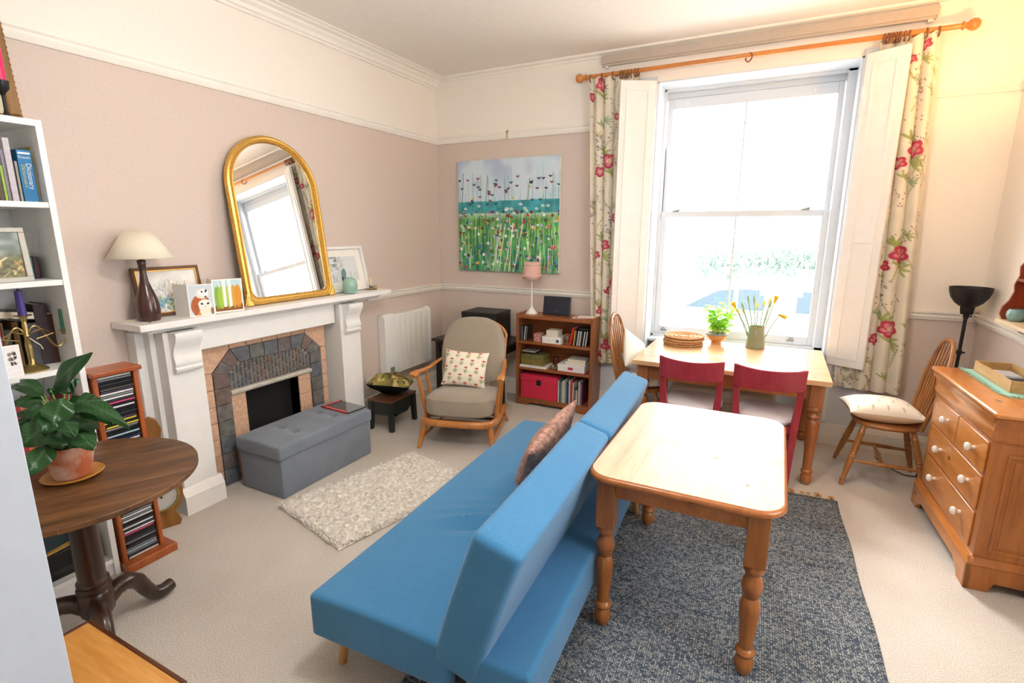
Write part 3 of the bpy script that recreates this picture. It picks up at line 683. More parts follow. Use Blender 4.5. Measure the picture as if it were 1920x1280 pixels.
MB().lathe([(.036,0),(.05,.008),(.059,.035),(.06,.07),(.055,.1),(.042,.118),(.026,.126),(.024,.132),(.02,.132),(.02,.12)], n=36).build('body', plain('celadon_glaze', '8fb5a5', .15, var=.08, scale=25, coat=.5), t)
q = xx(694, 538, .14)
t = thing('candle_holder', 'brass chamber candlestick with stub of cream candle on mantel end', 'candle holder', (.15, q[1], MZ))
MB().lathe([(.03,0),(.042,.003),(.05,.012),(.048,.012),(.03,.006)], n=28).build('dish', m_brass, t)
MB().lathe([(.014,.006),(.012,.012),(.016,.02),(.016,.034),(.018,.036),(.0125,.036)], n=20).build('socket', m_steel, t)
hp_ = [(.045+.018*math.cos(a)+.01, .0, .02+.016*math.sin(a)) for a in np.linspace(0, 2*math.pi, 14)[:-1]]
MB().tube([(y, x-.0, z) for x, y, z in [(p[1], p[0], p[2]) for p in hp_]], .0035, 8, True).build('finger_ring', m_brass, t)
MB().lathe([(.0105,.03),(.0105,.1),(.006,.104)], n=16).build('candle', plain('cream_wax', 'e9cfa0', .5, var=.04), t)

# ================================================================== white bookcase at the left
BX0, BX1, BY0, BY1, BT = .1, .491, -4.38, -3.554, 2.14
m_bk = plain('white_melamine', 'e8e8e6', .45, var=.02)
bk = thing('bookcase', 'tall white bookcase with open shelves at the left edge', 'bookcase', ((BX0+BX1)/2, (BY0+BY1)/2, 0))
ox, oy = (BX0+BX1)/2, (BY0+BY1)/2
B_ = lambda n, x0, y0, z0, x1, y1, z1: MB().box(x0-ox, y0-oy, z0, x1-ox, y1-oy, z1).build(n, m_bk, bk, bevel=.0015)
B_('side', BX0, BY1-.024, 0, BX1, BY1, BT); B_('side', BX0, BY0, 0, BX1, BY0+.03, BT)
B_('back', BX0, BY0+.03, 0, BX0+.008, BY1-.024, BT); B_('top', BX0, BY0+.03, BT-.026, BX1, BY1-.024, BT)
SH = [.09, .72, 1.085, 1.478, 1.808]
for z in SH: B_('shelf', BX0+.008, BY0+.03, z-.024, BX1-.004, BY1-.024, z)
B_('plinth', BX1-.03, BY0+.03, 0, BX1-.015, BY1-.024, .066)
m_pages = plain('paper_pages', 'e3d9c3', .8, var=.06, scale=200, stretch=(1, 30, 1))
def book(label, x1, y0, y1, z, h, col, d=.17, group='books on the white bookcase', rough=.55, lean=0., cat='book', name='book'):
    t = thing(name, label, cat, (x1, (y0+y1)/2, z), 0, group, rot=(lean, 0, 0)); w_ = y1-y0
    m = plain('cover_'+col, col, rough, var=.12, scale=40)
    c = min(.003, w_*.2)
    MB().box(-c, -w_/2, 0, 0, w_/2, h).box(-d, -w_/2, 0, -c, -w_/2+c, h).box(-d, w_/2-c, 0, -c, w_/2, h).build('cover', m, t)
    MB().box(-d+.004, -w_/2+c, .003, -c, w_/2-c, h-.004).build('pages', m_pages, t); return t
def bookpx(label, xs, pxa, pxb, py, ptop, z, col, d=.17, **k):
    y0, y1 = xx(pxa, py, xs)[1], xx(pxb, py, xs)[1]; zt = xx((pxa+pxb)/2-(py-ptop)*.18, ptop, xs)[2]
    return book(label, xs, y0, y1-.001, z, max(.05, zt-z), col, d, **k)
S1 = SH[4]
bd = bookpx('thick blue bilingual dictionary standing on the top bookcase shelf', .445, 47, 73.5, 373, 281, S1, '1173a8', .2)
w_b = bd; m_silver = plain('silver_foil', 'c9d3d6', .4, .2); m_yel = plain('gold_foil', 'b9b45c', .5)
hb_ = xx(40, 281, .445)[2]-S1
Mspine = Matrix.Translation((.0008, 0, hb_*.86)) @ Matrix.Rotation(R(90), 4, 'Z') @ Matrix.Rotation(R(90), 4, 'X')
sy = (xx(73.5,373,.445)-xx(47,373,.445))[1]
text_part('lettering', 'French', sy*.30, m_silver, bd, Mspine)
Mv = Matrix.Translation((.0008, sy*.17, hb_*.5)) @ Matrix.Rotation(R(90), 4, 'Z') @ Matrix.Rotation(R(90), 4, 'X') @ Matrix.Rotation(R(-90), 4, 'Z')
text_part('lettering', 'Dictionary', sy*.52, m_silver, bd, Mv)
Mv2 = Matrix.Translation((.0008, -sy*.2, hb_*.5)) @ Matrix.Rotation(R(90), 4, 'Z') @ Matrix.Rotation(R(90), 4, 'X') @ Matrix.Rotation(R(-90), 4, 'Z')
text_part('lettering', 'Dictionnaire', sy*.38, m_yel, bd, Mv2)
MB().box(0, -sy*.42, hb_*.925, .0008, sy*.42, hb_*.96).build('spine_band', m_silver, bd)
bookpx('thin cream booklet right of the blue dictionary', .43, 74, 79.5, 373, 275, S1, 'b5a67c', .18)
bookpx('slim cream and black booklet against the bookcase side', .42, 80, 83.5, 373, 272, S1, 'c4b78e', .18)
bookpx('thin grey book left of the blue dictionary', .44, 40, 45, 373, 302, S1, '9a968c', .18)
bookpx('tall pale grey book with faint spine print on top shelf', .45, 25, 37, 373, 258, S1, 'b9b3ba', .2)
bookpx('lilac grey book at the left of the top shelf', .44, 17, 24.5, 373, 280, S1, '8d8796', .18)
bookpx('bright green thin book on the top shelf', .45, 11, 16.5, 373, 310, S1, '8cae3c', .19)
bookpx('dark mottled book at the far left of the top shelf', .45, 1, 10.5, 373, 330, S1, '4b3f28', .2)
# on top of the bookcase: gilt frame, pink candle
im = canvas(80, 40, 'b9b69a'); im *= (.9+.2*noise2(80, 40, 12, 3))[..., None]
q = xx(37, 222, .2)
t = thing('gilt_frame', 'gilt wooden picture frame leaning on the wall above the bookcase', 'picture', (.24, q[1]-.26, BT+.0035), 0, rot=(0, -R(6), 0))
m_og = wood('old_gilt', '6d4a1c', '9a7030', 'z', 10, .35)
MB().box(-.03,-.26,0,0,.26,.045).box(-.03,-.26,.6,0,.26,.645).box(-.03,-.26,.045,0,-.215,.6).box(-.03,.215,.045,0,.26,.6).build('frame', m_og, t, bevel=.006)
grid_obj('print', flat_grid((-.015,-.215,.6),(0,.43,0),(0,0,-.555),80,40), im, printed('art_print'), t)
for k in range(26): MB().sphere((-.004, .256, .02+k*.024), .006, 8, 5).build('bead', m_og, t)
q = xx(9, 165, .42)
t = thing('candlestick', 'black candlestick with a bright pink candle on top of the bookcase', 'candlestick', (.42, q[1]-.01, BT))
m_blk = plain('black_iron', '16151a', .4, .3)
zc = xx(8, 152, .42)[2]-BT
MB().lathe([(.05,0),(.05,.006),(.012,.012),(.006,.03),(.006,zc-.06),(.012,zc-.045),(.024,zc-.03),(.027,zc),(.02,zc)], n=22).build('stem', m_blk, t)
MB().lathe([(.019,zc-.01),(.019,zc+.2),(.012,zc+.21)], n=20).build('candle', plain('pink_wax', 'd4145c', .45, var=.05), t)
# shelf 2: embossed picture and two small books
im = canvas(90, 80, '7d8a86'); n = noise2(90, 80, 10, 21); n2 = noise2(90, 80, 4, 22); _y, _x = np.mgrid[0:90, 0:80]; v = _y/90.
im = im*(.7+.6*n[..., None]); k = np.clip((v-.35)*3, 0, 1)[..., None]; im = im*(1-k)+k*(rgb('5d5a2c')*(.6+.8*n2[..., None]))
for k in range(50): x = random.random(); y = random.uniform(.75, 1.1); line(im, x, y, x+random.uniform(-.08,.08), y-random.uniform(.04,.14), .008, random.choice(['e9c57c','f6dfa0','c28a3c','2f4a30']), .8)
line(im, .35, .72, .62, .82, .012, 'f3d9a0'); line(im, .62, .82, .8, .62, .012, 'f3d9a0'); disc(im, .55, .55, .18, .12, 'b48a5a', .6); disc(im, .25, .86, .2, .04, 'b0602c', .8)
q = xx(64, 526, .44); zt = xx(43, 426, .42)[2]
t = thing('embossed_picture', 'silver framed gold embossed landscape on the second bookcase shelf', 'picture', (.45, q[1]-.16, SH[3]), R(3), rot=(0, -R(5), 0)); hh = zt-SH[3]
m_sil = plain('satin_silver', 'a8a59c', .45, .3)
MB().box(-.012,-.16,0,0,.16,.02).box(-.012,-.16,hh-.02,0,.16,hh).box(-.012,-.16,.02,0,-.138,hh-.02).box(-.012,.138,.02,0,.16,hh-.02).build('frame', m_sil, t, bevel=.002)
grid_obj('print', flat_grid((-.006,-.138,hh-.02),(0,.276,0),(0,0,-(hh-.04)),90,80), im, printed('foil_print', .3, .5), t)
bookpx('small teal book behind the embossed picture', .36, 58, 66, 517, 482, SH[3], '2f6a66', .13); bookpx('small dark red book beside the teal one on second shelf', .34, 67, 77, 516, 481, SH[3], '3a0f18', .13)
# shelf 3: books, candelabra, cards
S3 = SH[2]
for (a, b, tp, c, lb) in ((1,8,612,'6b5a20','ochre'),(8.5,17,612,'8a1f22','dark red'),(17.5,22,606,'6a4a2c','brown'),(23,34,618,'3c4a42','dark green'),(38,50,604,'6a4a1c','tan brown'),(64,84,606,'3f3f44','charcoal'),(84,108,570,'2a1216','black maroon'),(108,124,588,'4a2a18','russet')):
    bookpx('%s old hardback standing on the third bookcase shelf' % lb, .33, a, b, 690, tp, S3, c, .15)
y0 = xx(2, 600, .36)[1]; y1 = xx(62, 600, .36)[1]
t = thing('book', 'black book lying slanted across the old hardbacks', 'book', (.245, (y0+y1)/2, S3+.222), 0, 'books on the white bookcase', rot=(R(-9), 0, 0))
MB().box(-.08,-.13,.0,.08,.13,.003).box(-.08,-.13,.032,.08,.13,.035).box(-.08,-.13,.003,-.077,.13,.032).build('cover', plain('cover_black', '17161a', .4), t)
MB().box(-.077,-.128,.003,.078,.128,.032).build('pages', m_pages, t)
q = xx(63, 694, .415)
t = thing('candelabra', 'three-armed brass candelabra with one purple and two green candles', 'candelabra', (.415, q[1], S3))
zt = xx(50, 588, .415)[2]-S3
MB().lathe([(.055,0),(.055,.006),(.045,.014),(.02,.024),(.012,.035),(.011,.06),(.013,zt*.45),(.009,zt*.6),(.012,zt*.62),(.008,zt*.66),(.011,zt*.8),(.006,zt*.9),(.011,zt-.03),(.015,zt-.005),(.014,zt),(.008,zt)], n=22).build('stem', m_brass, t)
MB().lathe([(.012,zt-.012),(.03,zt-.008),(.031,zt-.004),(.012,zt-.006)], n=22).build('drip_pan', m_brass, t)
m_pur = plain('purple_wax', '3a2a78', .4, var=.05); m_grn = plain('green_wax', '3f7a6a', .45, var=.05)
MB().lathe([(.0155,zt-.005),(.0135,zt+.1),(.004,zt+.104),(.001,zt+.112)], n=18).build('candle', m_pur, t)
for s_, hh in ((-1, 0.), (1, 0.)):
    pts = [(0, s_*(.0+.13*u), zt*.62+.05*math.sin(u*math.pi*1.9)*(1-.2*u)-.03*u) for u in np.linspace(0, 1, 16)]
    pts += [(0, s_*.138, pts[-1][2]+.012), (0, s_*.139, pts[-1][2]+.03)]; e = pts[-1]
    a_ = MB().tube(pts, .0042, 8).build('arm', m_brass, t)
    MB().lathe([(.006,0),(.014,.004),(.017,.02),(.024,.022),(.01,.022)], (e[0], e[1], e[2]-.004), 16).build('cup', m_brass, a_)
    MB().lathe([(.0155,0),(.0145,.1),(.003,.103)], (e[0], e[1], e[2]+.012), 16).build('candle', m_grn, a_)
    MB().tube([(.004, s_*.012, zt*.66), (.012, s_*.05, zt*.72), (.01, s_*.09, zt*.62), (.004, s_*.03, zt*.55)], .003, 6).build('scroll', m_brass, t)
MB().tube([(.012,.005,zt*.58),(.018,.02,zt*.5),(.016,.035,zt*.44),(.02,.04,zt*.36)], .0022, 6).build('ribbon', plain('cream_ribbon', 'd8cfb4', .7), t)
im = canvas(60, 40, 'eceaea')
for k in range(16): disc(im, random.uniform(.3,.75), random.uniform(.3,1.0), random.uniform(.05,.14), None, random.choice(['4a3c38','7a6a62','2f2826','8a8078']), .8)
for k in range(5): line(im, 0, .3+k*.24, 1, .22+k*.24, .03, 'f4f2f2', .9)
for px_a, px_b, lb in ((-6, 12, 'pale greeting card at the left edge of the third bookcase shelf'), (14, 45, 'card with a brown animal sketch in front of the candelabra')):
    a, b = xx(px_a, 705, .475), xx(px_b, 695, .475); t = thing('greeting_card', lb, 'card', (.472, (a[1]+b[1])/2, S3), R(-3)); w_ = b[1]-a[1]
    MB().box(-.002,-w_/2,0,0,w_/2,.135).build('front', plain('white_card', 'f3f0ea', .6), t); MB().box(-.002,-w_/2,0,0,w_/2,.13, Matrix.Rotation(R(0),4,'Z') @ Matrix.Translation((-.012,0,0))).build('back', MATS['white_card'], t)
    grid_obj('print', flat_grid((.0008,-w_/2+.004,.131),(0,w_-.008,0),(0,0,-.127),60,40), im if px_a > 0 else im*.3+.68, printed('card_print'), t)
# shelf 4 behind the plant: row of red and orange books
for k, (c, w_, hh) in enumerate((('a3262a',.03,.2),('8f1f2c',.022,.21),('b3542a',.02,.19),('a8322c',.028,.2),('c23a26',.026,.215),('7a1a20',.03,.2),('b0402c',.024,.19),('d8d2c4',.02,.18),('8a2430',.03,.21))):
    yb = xx(12, 790, .43)[1]+sum((.03,.022,.02,.028,.026,.03,.024,.02,.03)[:k])*1.05
    book(('%s paperback standing behind the potted plant' % ('crimson','wine red','rust orange','brick red','scarlet','deep maroon','orange red','off-white','claret')[k]), .43, yb, yb+w_, SH[1], hh+.02, c, .14)
# bottom shelf: hi-fi with records on it
t = thing('hifi_unit', 'black hi-fi unit on the bottom bookcase shelf', 'stereo', (.44, -3.815, SH[0]))
MB().box(-.28,-.21,0,0,.21,.13).build('case', plain('black_plastic', '15130f', .4), t, bevel=.004)
MB().box(0,-.17,.02,.004,-.02,.06).build('tape_door', plain('dark_grey_plastic', '2a2a2c', .3), t, bevel=.002)
MB().cyl((0,.12,.075),(.014,.12,.075),.014).build('knob', m_steel, t); MB().box(0,.0,.03,.003,.19,.05).build('display', MATS['dark_grey_plastic'], t)
for k, (c, dz, sft, lb) in enumerate((('4a4f50',.0,.0,'grey'),('c99a3e',.006,.01,'mustard yellow'),('1d3f4c',.012,-.01,'teal black'))):
    t = thing('record_sleeve', '%s record sleeve lying on the black hi-fi' % lb, 'record', (.28+sft, -3.83, SH[0]+.131+k*.0062), R(4+6*k), 'records on the hi-fi')
    MB().box(-.155,-.155,0,.155,.155,.005).build('sleeve', plain('sleeve_'+c, c, .4, var=.5, scale=9), t)

# ------------------------------------------------------------------ CD tower and barometer
m_cdw = wood('cherry_wood', '8a3d18', 'b4602a', 'z', 5, .35, coat=.2)
TY0, TY1, TX0, TX1 = -3.542, -3.346, .372, .505; TH = xx(262, 682, .5)[2]
t = thing('cd_tower', 'tall reddish wooden CD tower beside the white bookcase', 'cd rack', ((TX0+TX1)/2, (TY0+TY1)/2, 0)); hy, hx2 = (TY1-TY0)/2, (TX1-TX0)/2
for s_ in (-1, 1): MB().box(-hx2, s_*hy-(.022 if s_ > 0 else 0), .04, hx2, s_*hy+(.022 if s_ < 0 else 0), TH-.022).build('side', m_cdw, t, bevel=.006)
MB().box(-hx2, -hy+.022, .04, -hx2+.008, hy-.022, TH-.022).build('back', m_cdw, t)
MB().box(-hx2-.005, -hy-.008, TH-.022, hx2+.018, hy+.012, TH).build('top', m_cdw, t, bevel=.005)
MB().box(-hx2-.005, -hy-.008, 0, hx2+.045, hy+.04, .045).build('base', m_cdw, t, bevel=.005)
cdc = {'black':'1a1a1c','charcoal':'34363a','grey':'7c7e80','white':'d6d8d8','pink':'c24a72','yellow':'c9b93e','pale blue':'9ab4c4','plum':'4a3a50','olive':'55564a','navy':'232c50'}
CDM = {}
m_case = plain('cd_case', '26282a', .15, var=.05)
for n, c in cdc.items():
    mb = MB(); mb.box(-.118, -.071, 0, -.002, .071, .0095); mb.m = 1; mb.box(-.002, -.071, .0008, 0, .071, .0087)
    o = mb.build('cd_case', [m_case, plain('spine_'+c, c, .3, var=.15, scale=60)]); CDM[n] = o.data; bpy.data.objects.remove(o)
def cd(n, x, y, z, place, rz=0., group='CDs in the wooden tower', rot=None):
    o = bpy.data.objects.new('cd_case', CDM[n]); COL.objects.link(o); o.location = (x, y, z); o.rotation_euler = rot or (0, 0, rz)
    return tag(o, 'CD case with %s spine, %s of the wooden CD tower' % (n, place), 'cd', group)
up = ['white','grey','black','charcoal','black','olive','plum','white','grey','white','charcoal','pink','black','white','black','black','charcoal','black','plum','yellow','black','yellow','grey','black','black','pale blue','black','navy','white','plum','olive','charcoal','white']
zc = TH-.022-.018
for k, n in enumerate(up): cd(n, .492, (TY0+TY1)/2+random.uniform(-.004,.004), zc, nth(k+1)+' from the top'); zc -= .0118
lo = ['white','charcoal','grey','pale blue','grey','charcoal','black','grey','charcoal','black','black','pink','white','charcoal','white','charcoal','black','white','grey','white','grey','charcoal']
zc = .047
for k, n in enumerate(lo): cd(n, .492, (TY0+TY1)/2+random.uniform(-.004,.004), zc, nth(k+1)+' from the bottom'); zc += .0118
# barometer standing against the wall behind the tower
q = xx(311, 934, .33)
t = thing('barometer', 'wooden barometer with round silvered dial behind the CD tower', 'barometer', (.27, q[1]+.005, 0), R(-20))
m_oak = wood('honey_oak', '6e4218', '9c6a2e', 'z', 6, .35)
pts = [(.075,0),(.085,.03),(.07,.07),(.06,.09),(.085,.12),(.105,.17),(.11,.22),(.1,.27),(.08,.31),(.05,.36),(.035,.45),(.04,.55),(.05,.6),(.03,.66),(0,.68)]
pts = pts+[(-a, b) for a, b in reversed(pts[:-1])]
MB().prism(pts, -.015, .015, 'x').build('body', m_oak, t, bevel=.004)
MB().lathe([(.088,0),(.088,.012),(.078,.014),(.076,.006)], n=36, M=Matrix.Translation((.015,0,.2)) @ Matrix.Rotation(R(90),4,'Y'), caps=False).build('bezel', m_brass, t)
d_ = MB().cyl((.015,0,.2),(.02,0,.2),.077,n=36).build('dial', plain('silver_dial', 'c8c9c4', .35, .2, var=.04), t)
MB().box(.0205,-.002,.2,.0225,.002,.26).cyl((.02,0,.2),(.026,0,.2),.006).build('hand', m_blk, d_)
for k in range(24): a = k/24*2*math.pi; MB().box(.0202,.060,-.0008,.021,.068,.0008, Matrix.Translation((0,0,.2)) @ Matrix.Rotation(a,4,'X')).build('tick', m_blk, d_)

# ================================================================== round tripod table with the peace lily
TC = (.923, -3.832); TR = .419; TZ = .74
m_oakd = wood('dark_oak_top', '38210f', '7d5430', 'x', 5, .45, ring=10)
m_oakl = wood('dark_oak_leg', '1d120b', '43281a', 'z', 6, .3, coat=.2)
a = zz(182, 885, TZ); b = zz(370, 847, TZ); dang = math.atan2(b[1]-a[1], b[0]-a[0])
t = thing('tripod_table', 'dark oak round tripod table holding the peace lily', 'table', (TC[0], TC[1], 0), dang)
seams = [-TR-.01, -.16, .13, TR+.01]
for k in range(3):
    s0, s1 = seams[k]+.0012, seams[k+1]-.0012; poly = []
    def cut(y): y = max(-TR, min(TR, y)); return math.sqrt(max(0, TR*TR-y*y))
    for y in np.linspace(s0, s1, 26): poly.append((cut(y), max(-TR, min(TR, y))))
    for y in np.linspace(s1, s0, 26): poly.append((-cut(y), max(-TR, min(TR, y))))
    pp = [poly[0]]
    for p in poly[1:]:
        if math.hypot(p[0]-pp[-1][0], p[1]-pp[-1][1]) > 1e-4: pp.append(p)
    MB().prism(pp, TZ-.022, TZ).build('board', m_oakd, t, bevel=.003)
MB().box(-.2,-.035,TZ-.05,.2,.035,TZ-.022).box(-.035,-.2,TZ-.05,.035,.2,TZ-.023).build('bearer', m_oakl, t, bevel=.004)
MB().lathe([(.045,.13),(.058,.15),(.062,.2),(.06,.23),(.052,.245),(.06,.255),(.06,.265),(.05,.275),(.056,.285),(.056,.295),(.047,.305),(.049,.4),(.046,.5),(.04,.6),(.036,TZ-.045)], n=28).build('column', m_oakl, t)
t1 = zz(318, 1102, .02); base_a = math.atan2(t1[1]-TC[1], t1[0]-TC[0])-dang
for k in range(3):
    a = base_a+k*2*math.pi/3; pts = []
    for (r_, z) in ((.03,.17),(.08,.195),(.13,.195),(.175,.16),(.205,.1),(.235,.05),(.275,.034),(.325,.036)): pts.append((r_*math.cos(a), r_*math.sin(a), z))
    q = []
    for i in range(len(pts)-1):
        for u in (0, .5): q.append(tuple(np.array(pts[i])*(1-u)+np.array(pts[i+1])*u))
    q.append(pts[-1]); n_ = len(q)
    MB().tube(q, [.036-.014*i/n_ + (.004 if i > n_-5 else 0) for i in range(n_)], 12, flat=1.1).build('leg', m_oakl, t)
PC = zz(137, 888, TZ+.012)
t = thing('plant_saucer', 'yellow glazed saucer under the terracotta pot', 'saucer', (PC[0], PC[1], TZ))
MB().lathe([(.07,0),(.085,.004),(.1,.016),(.098,.018),(.08,.008),(.0,.007)], n=36).build('dish', plain('ochre_glaze', 'c28a3a', .25, var=.1), t)
t = thing('potted_plant', 'leafy peace lily in a weathered terracotta pot on the round table', 'plant', (PC[0], PC[1], TZ+.0075))
m_terra = plain('weathered_terracotta', 'b0623a', .85, var=.3, scale=9, bump=.1)
def terra():
    m, t_, b = _new('limed_terracotta'); N, L = t_.nodes, t_.links; b.inputs['Roughness'].default_value = .85
    tc = N.new('ShaderNodeTexCoord'); no = N.new('ShaderNodeTexNoise'); no.inputs['Scale'].default_value = 9; no.inputs['Detail'].default_value = 6
    L.new(tc.outputs['Object'], no.inputs['Vector']); r_ = N.new('ShaderNodeValToRGB')
    r_.color_ramp.elements[0].position = .45; r_.color_ramp.elements[0].color = c4(hx('b3603a')); r_.color_ramp.elements[1].position = .66; r_.color_ramp.elements[1].color = c4(hx('d3b8a6'))
    L.new(no.outputs['Fac'], r_.inputs[0]); L.new(r_.outputs[0], b.inputs['Base Color']); return m
m_lt = terra(); PH = .135
MB().lathe([(.056,0),(.06,.004),(.078,PH-.04),(.084,PH-.038),(.088,PH),(.08,PH),(.074,PH-.03)], n=40).build('pot', m_lt, t)
MB().lathe([(.076,PH-.03),(.0,PH-.018)], n=24).build('soil', plain('potting_soil', '2a2018', .95, var=.4, scale=60, bump=.6), t)
P0 = np.array([PC[0], PC[1], TZ+PH]); D0 = (P0-CAM)@CF
def atd(px, py, off): return CAM+_ray(px, py)*(D0+off)
def lily_leaf(bx, by, tx, ty, hw, off0, off1, bend=.25, stem=True, light=.5):
    """blade from base to tip (photo pixels), off = depth in front (-) or behind (+) the pot's axis"""
    Bp, Tp = atd(bx/4, 640+by/4, off0), atd(tx/4, 640+ty/4, off1); L = np.linalg.norm(Tp-Bp); d = (Tp-Bp)/L
    view = CAM-(Bp+Tp)/2; view /= np.linalg.norm(view); up_ = np.array([0,0,1.])*.55+view*.75; side = np.cross(d, up_); side /= np.linalg.norm(side); nrm = np.cross(side, d)
    hw_ = hw*1.12/4/FPX*D0; nl, nw = 22, 13; u = np.linspace(0, 1, nl); v = np.linspace(-1, 1, nw); U, V = np.meshgrid(u, v, indexing='ij')
    prof = np.sin(np.pi*np.clip(U, 0, 1)**.78)**.85*(1-.12*U); wv = hw_*prof
    arc = bend*L*np.sin(np.pi*U)*.6
    S = Bp+U[..., None]*L*d+(V*wv)[..., None]*side+(arc-np.abs(V)*wv*.28+.006*np.sin(9*U+3*V))[..., None]*nrm
    S = S-np.array([PC[0], PC[1], TZ+.0075])
    ph = U*9-np.abs(V)*1.6; vein = .5+.5*np.cos(2*np.pi*ph); mid = np.exp(-(V/.07)**2)
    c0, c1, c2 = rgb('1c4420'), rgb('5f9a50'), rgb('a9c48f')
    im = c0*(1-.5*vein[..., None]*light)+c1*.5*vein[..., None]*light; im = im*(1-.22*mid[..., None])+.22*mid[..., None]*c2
    o = grid_obj('leaf', S, im, printed('lily_leaf', .28, .5, trans=.18), t)
    if stem:
        root = np.array([random.uniform(-.02,.02), random.uniform(-.02,.02), PH-.02]); e = Bp-np.array([PC[0], PC[1], TZ+.0075])
        mid_ = (root+e)/2+np.array([0,0,.03]); MB().tube([root, mid_*.8+root*.1+e*.1, mid_, e, e+d*L*.1], [.0035,.003,.003,.0026,.0018], 6).build('leaf_stalk', plain('lily_stalk', '5f8a3c', .5), t)
random.seed(11)
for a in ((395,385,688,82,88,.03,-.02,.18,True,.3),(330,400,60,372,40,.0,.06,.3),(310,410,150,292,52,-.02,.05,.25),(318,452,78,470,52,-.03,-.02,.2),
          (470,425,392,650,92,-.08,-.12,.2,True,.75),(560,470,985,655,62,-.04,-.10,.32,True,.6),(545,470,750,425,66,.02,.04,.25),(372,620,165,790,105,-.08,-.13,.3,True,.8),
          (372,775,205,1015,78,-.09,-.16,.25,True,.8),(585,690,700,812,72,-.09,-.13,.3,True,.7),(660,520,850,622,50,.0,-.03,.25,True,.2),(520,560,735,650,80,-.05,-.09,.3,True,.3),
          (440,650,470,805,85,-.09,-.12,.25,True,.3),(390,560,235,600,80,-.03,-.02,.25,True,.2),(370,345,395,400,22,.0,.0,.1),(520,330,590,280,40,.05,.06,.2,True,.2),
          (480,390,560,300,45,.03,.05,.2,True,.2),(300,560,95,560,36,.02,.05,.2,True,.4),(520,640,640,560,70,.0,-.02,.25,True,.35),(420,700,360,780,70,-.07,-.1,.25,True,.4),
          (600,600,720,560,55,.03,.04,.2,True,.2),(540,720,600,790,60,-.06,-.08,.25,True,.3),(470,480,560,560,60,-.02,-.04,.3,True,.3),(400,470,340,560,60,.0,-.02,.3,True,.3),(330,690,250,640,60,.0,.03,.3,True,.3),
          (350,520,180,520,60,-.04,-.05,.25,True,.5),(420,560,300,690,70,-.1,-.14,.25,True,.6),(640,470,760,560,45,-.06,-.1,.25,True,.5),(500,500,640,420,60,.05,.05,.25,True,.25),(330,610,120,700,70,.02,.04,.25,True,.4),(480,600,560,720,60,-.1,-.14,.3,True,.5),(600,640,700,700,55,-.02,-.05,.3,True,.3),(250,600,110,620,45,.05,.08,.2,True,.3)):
    lily_leaf(*a)
# low pine chest whose lid shows at the bottom left
bx = zz(170, 1160, .40)
t = thing('pine_chest', 'low golden pine chest with dark edged lid at the bottom left', 'chest', (bx[0], bx[1], 0))
m_pine0 = wood('golden_pine', 'b5762e', 'd9a058', 'x', 5, .4, knots=True); m_edge = wood('dark_edge', '4a2412', '6a3a1e', 'x', 6, .4)
MB().box(.012,-.56,.376,.53,-.012,.4).build('lid', m_pine0, t, bevel=.002)
MB().box(0,-.57,.37,.54,-.56,.402).box(0,-.012,.37,.54,0,.402).box(0,-.56,.37,.012,-.012,.402).box(.53,-.56,.37,.54,-.012,.402).build('edging', m_edge, t, bevel=.002)
MB().box(.02,-.55,.04,.52,-.02,.37).build('body', m_pine0, t, bevel=.003); MB().box(.01,-.56,0,.53,-.01,.045).build('plinth', m_edge, t, bevel=.003)
# ================================================================== rugs
def weave():
    m, t, b = _new('woven_rug'); N, L = t.nodes, t.links; b.inputs['Roughness'].default_value = .95; b.inputs['Specular IOR Level'].default_value = .1
    tc = N.new('ShaderNodeTexCoord'); br = N.new('ShaderNodeTexBrick'); L.new(tc.outputs['Object'], br.inputs['Vector'])
    br.inputs['Scale'].default_value = 1.; br.inputs['Brick Width'].default_value = .0105; br.inputs['Row Height'].default_value = .0085; br.inputs['Mortar Size'].default_value = .0013; br.offset = .5; br.squash = .8; br.inputs['Mortar Smooth'].default_value = .6
    br.inputs['Color1'].default_value = c4(hx('cfd0cb')); br.inputs['Color2'].default_value = c4(hx('5f6d7c')); br.inputs['Mortar'].default_value = c4(hx('323c47')); br.inputs['Bias'].default_value = .1
    mp = N.new('ShaderNodeMapping'); mp.inputs['Scale'].default_value = (1.2, 14, 1); L.new(tc.outputs['Object'], mp.inputs[0])
    no = N.new('ShaderNodeTexNoise'); no.inputs['Scale'].default_value = 2.6; no.inputs['Detail'].default_value = 6; L.new(mp.outputs[0], no.inputs['Vector'])
    r = N.new('ShaderNodeValToRGB'); r.color_ramp.elements[0].position = .35; r.color_ramp.elements[1].position = .68
    r.color_ramp.elements[0].color = c4(hx('8f99a4')); r.color_ramp.elements[1].color = c4(hx('f6f3ee')); L.new(no.outputs['Fac'], r.inputs[0])
    mi = N.new('ShaderNodeMix'); mi.data_type = 'RGBA'; mi.blend_type = 'MULTIPLY'; mi.inputs[0].default_value = .5
    L.new(br.outputs['Color'], mi.inputs[6]); L.new(r.outputs[0], mi.inputs[7]); L.new(mi.outputs[2], b.inputs['Base Color'])
    bu = N.new('ShaderNodeBump'); bu.inputs['Strength'].default_value = .8; bu.inputs['Distance'].default_value = .004; bu.invert = True
    L.new(br.outputs['Fac'], bu.inputs['Height']); L.new(bu.outputs[0], b.inputs['Normal']); return m
a, b = zz(1570, 940, .008), zz(1667, 1279, .008); rg = math.atan2(b[0]-a[0], -(b[1]-a[1]))
t = thing('woven_rug', 'large dark blue and grey flatwoven rug under the pine table', 'rug', (a[0], a[1], 0), rg)
RL, RW = 2.85, 1.68
mb = MB(); nx, ny = 40, 64
for j in range(ny+1):
    for i in range(nx+1):
        x, y = -RW*i/nx, -RL*j/ny
        mb.v.append((x+.004*math.sin(9*y), y, .008+.0025*math.sin(5.1*x+2.2*y)*math.sin(3.3*y+1)))
